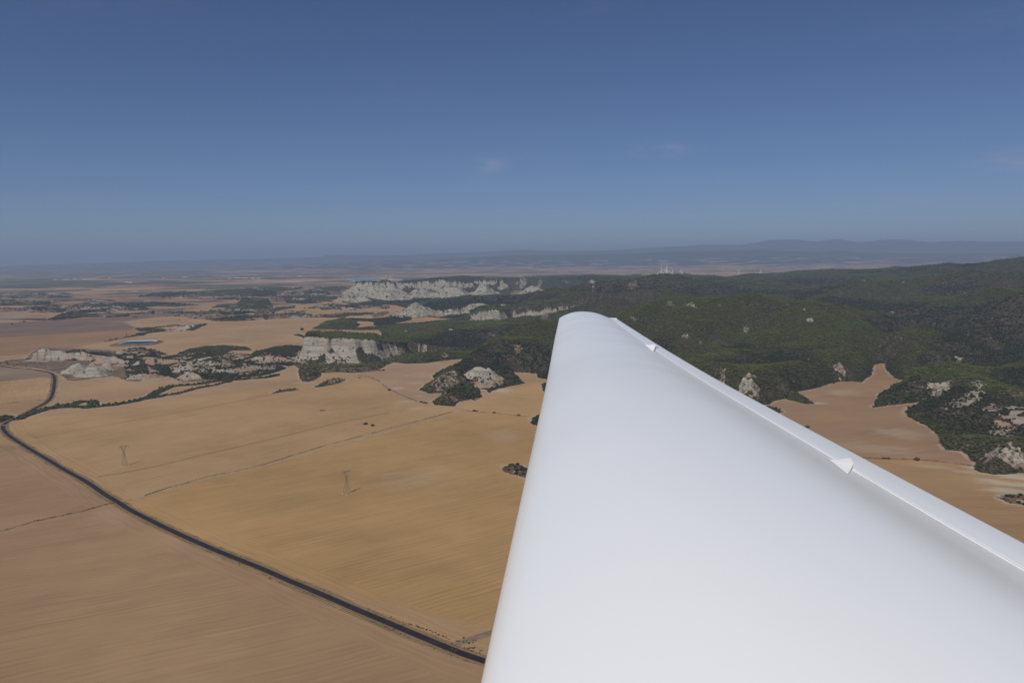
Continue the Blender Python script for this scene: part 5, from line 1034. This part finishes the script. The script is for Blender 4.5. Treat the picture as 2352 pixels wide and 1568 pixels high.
def mono(xk, yk, xq):                             # monotone cubic through the stations
    h = np.diff(xk); dl = np.diff(yk)/h; m_ = np.zeros(len(xk)); m_[0], m_[-1] = dl[0], dl[-1]
    for q in range(1, len(xk)-1):
        if dl[q-1]*dl[q] > 0: w1_ = 2*h[q]+h[q-1]; w2_ = h[q]+2*h[q-1]; m_[q] = (w1_+w2_)/(w1_/dl[q-1]+w2_/dl[q])
    k_ = np.clip(np.searchsorted(xk, xq)-1, 0, len(xk)-2); t = (xq-xk[k_])/h[k_]
    return (2*t**3-3*t*t+1)*yk[k_]+(t**3-2*t*t+t)*h[k_]*m_[k_]+(-2*t**3+3*t*t)*yk[k_+1]+(t**3-t*t)*h[k_]*m_[k_+1]
XL, YY, CH = [mono(SS, ST[:, q], fine) for q in (1, 2, 3)]
kern = np.hanning(25); kern /= kern.sum()
def smo(v): p_ = np.concatenate([2*v[0]-v[1:13][::-1], v, 2*v[-1]-v[-13:-1][::-1]]); return np.convolve(p_, kern, 'valid')
XL, YY, CH = smo(XL), smo(YY), smo(CH)
up_u = [0, .004, .012, .025, .045, .07, .10, .15, .2, .27, .34, .41, .48, .55, .62, .68, .73, .77, .80, .83, .85, .868]
up_t = [0, .011, .021, .032, .045, .058, .071, .091, .107, .123, .131, .132, .129, .122, .109, .0925, .0755, .0595, .0465, .0345, .0280, .0238]
lo_u = [.868, .8, .7, .55, .4, .25, .12, .05, .015]; lo_t = [-.012, -.016, -.022, -.028, -.03, -.03, -.027, -.020, -.010]
fl_u = [.872, .885, .91, .94, .97, .995, 1.0, 1.0, .97, .92, .872]; fl_t = [.0222, .0205, .0175, .0125, .0065, .0012, .0, -.003, -.0045, -.008, -.0125]
wing = empty('glider_wing', tuple(CAM))
def wpt(i, u, t, cs=1.0, off=0.0): 
    c = CH[i]; return tuple(Rv*(XL[i]+c*u)+Fv*(fine[i]+off)+Uv*(-YY[i]+c*t*cs))
def skin(name, us, ts, mat, i0=0, i1=None, cap=False, closed=True):
    i1 = len(fine) if i1 is None else i1; v = []; f = []; n = len(us); rows_ = []
    for i_ in range(i0, i1): rows_.append([wpt(i_, u, t) for u, t in zip(us, ts)])
    if cap:
        for sc_, off in ((.97, .010), (.9, .018), (.7, .024), (.35, .027)):
            rows_.append([wpt(len(fine)-1, .5+(u-.5)*(.5+.5*sc_) if False else u*(1)+(.5-u)*.02*(1-sc_), t*sc_+.03*(1-sc_), 1, off) for u, t in zip(us, ts)])
    for r_ in rows_: v += r_
    m_ = n if closed else n-1
    for a in range(len(rows_)-1):
        for j_ in range(m_): f.append((a*n+j_, a*n+(j_+1) % n, (a+1)*n+(j_+1) % n, (a+1)*n+j_))
    f.append(tuple(range((len(rows_)-1)*n, len(rows_)*n)))
    o = link(name, v, f, mat, wing, True)
    o.data.polygons[len(f)-1].use_smooth = False
    return o
skin('wing_shell', up_u+lo_u, up_t+lo_t, gel, cap=True)
skin('flap', fl_u, fl_t, gel, cap=True)
# thin sealing tape along the hinge line, stopping at the outer fairing
ti1 = int(np.argmin(abs(fine-8.2)))
skin('hinge_seal', [.8655, .868, .870, .8735, .8735, .8655], [.0250, .0252, .0247, .0238, .0215, .0230], tape, 0, ti1)
plast = simple('fairing_plastic', (.88, .88, .87), .5)
allu = up_u+fl_u[:7]; allt = up_t+fl_t[:7]; fu_ = np.linspace(.6, .995, 240); ft_ = np.interp(fu_, allu, allt)
def surf(s_, u, h=0.0):
    c = np.interp(s_, fine, CH); return CAM+Rv*(np.interp(s_, fine, XL)+c*u)+Fv*s_+Uv*(-np.interp(s_, fine, YY)+c*np.interp(u, allu, allt)+h)
def pick(px, py, smin):                           # where the sight line meets the wing's upper skin
    sg = np.linspace(smin*.7, smin*1.6, 500); best = None
    A_ = np.array([surf(a_, 0) for a_ in sg]); cs_ = np.interp(sg, fine, CH)
    Pp = A_[:, None, :]+Rv*(cs_[:, None, None]*fu_[None, :, None])+Uv*(cs_[:, None, None]*ft_[None, :, None])
    a_, b_ = project(Pp.reshape(-1, 3)); q = int(np.argmin((a_-px)**2+(b_-py)**2)); return sg[q//240], fu_[q % 240]
def fairing(tip, far_, near_, end, sg, h):        # wedge cover over the control horn: sharp front, raised ridge, cut-off rear
    T_, F_, N_, E_ = [pick(*q, sg) for q in (tip, far_, near_, end)]
    base = [T_, F_, E_, N_]; n = 9; v = []; f = []
    def lerp(a_, b_, t): return (a_[0]+(b_[0]-a_[0])*t, a_[1]+(b_[1]-a_[1])*t)
    for a in range(n+1):
        fr = a/n; L_, R_, C_ = lerp(T_, F_, fr), lerp(T_, N_, fr), lerp(T_, E_, fr)
        for j_ in range(9):
            t = j_/8; p_ = lerp(L_, C_, t*2) if t < .5 else lerp(C_, R_, (t-.5)*2)
            hh_ = h*fr*(1-abs(2*t-1)**1.15); v.append(tuple(surf(p_[0], p_[1], .0008+hh_)-CAM))
    for a in range(n):
        for j_ in range(8): f.append((a*9+j_, a*9+j_+1, (a+1)*9+j_+1, (a+1)*9+j_))
    k0 = n*9; b0 = len(v)
    for j_ in range(9):
        t = j_/8; p_ = lerp(F_, E_, t*2) if t < .5 else lerp(E_, N_, (t-.5)*2); v.append(tuple(surf(p_[0], p_[1], -.001)-CAM))
    for j_ in range(8): f.append((k0+j_, k0+j_+1, b0+j_+1, b0+j_))
    link('hinge_fairing', v, f, plast, wing)
fairing((1903, 1054), (1954, 1052), (1946, 1089), (1960, 1076), 1.7, .010)
fairing((1481, 791), (1505.5, 791.5), (1499.5, 808), (1506, 801), 5.2, .022)
q0 = surf(*pick(1507, 799, 5.2), .012)-CAM; q1 = surf(*pick(1512, 801, 5.2), .006)-CAM
MB().bar(tuple(q0), tuple(q1), .0035, n=6).build('pushrod', darko, wing)
tag(wing, 'long white glider wing reaching towards the hills, leading edge at left', 'wing')

# ------------------------------------------------------------------ haze
hm = bpy.data.materials.new('haze_air'); hm.use_nodes = True; hn = hm.node_tree; hn.nodes.clear(); ho = hn.nodes.new('ShaderNodeOutputMaterial'); pv = hn.nodes.new('ShaderNodeVolumePrincipled')
pv.inputs['Density'].default_value = HAZE['density']; pv.inputs['Color'].default_value = (*HAZE['color'], 1); hn.links.new(pv.outputs[0], ho.inputs['Volume'])
zt = float(Zf.max())+30
hz = MB().box((0, 0, (zt-2)/2), (200000, 200000, zt+2)).build('haze', hm); hz['kind'] = 'stuff'; hz.display_type = 'WIRE'
print('haze top', zt)
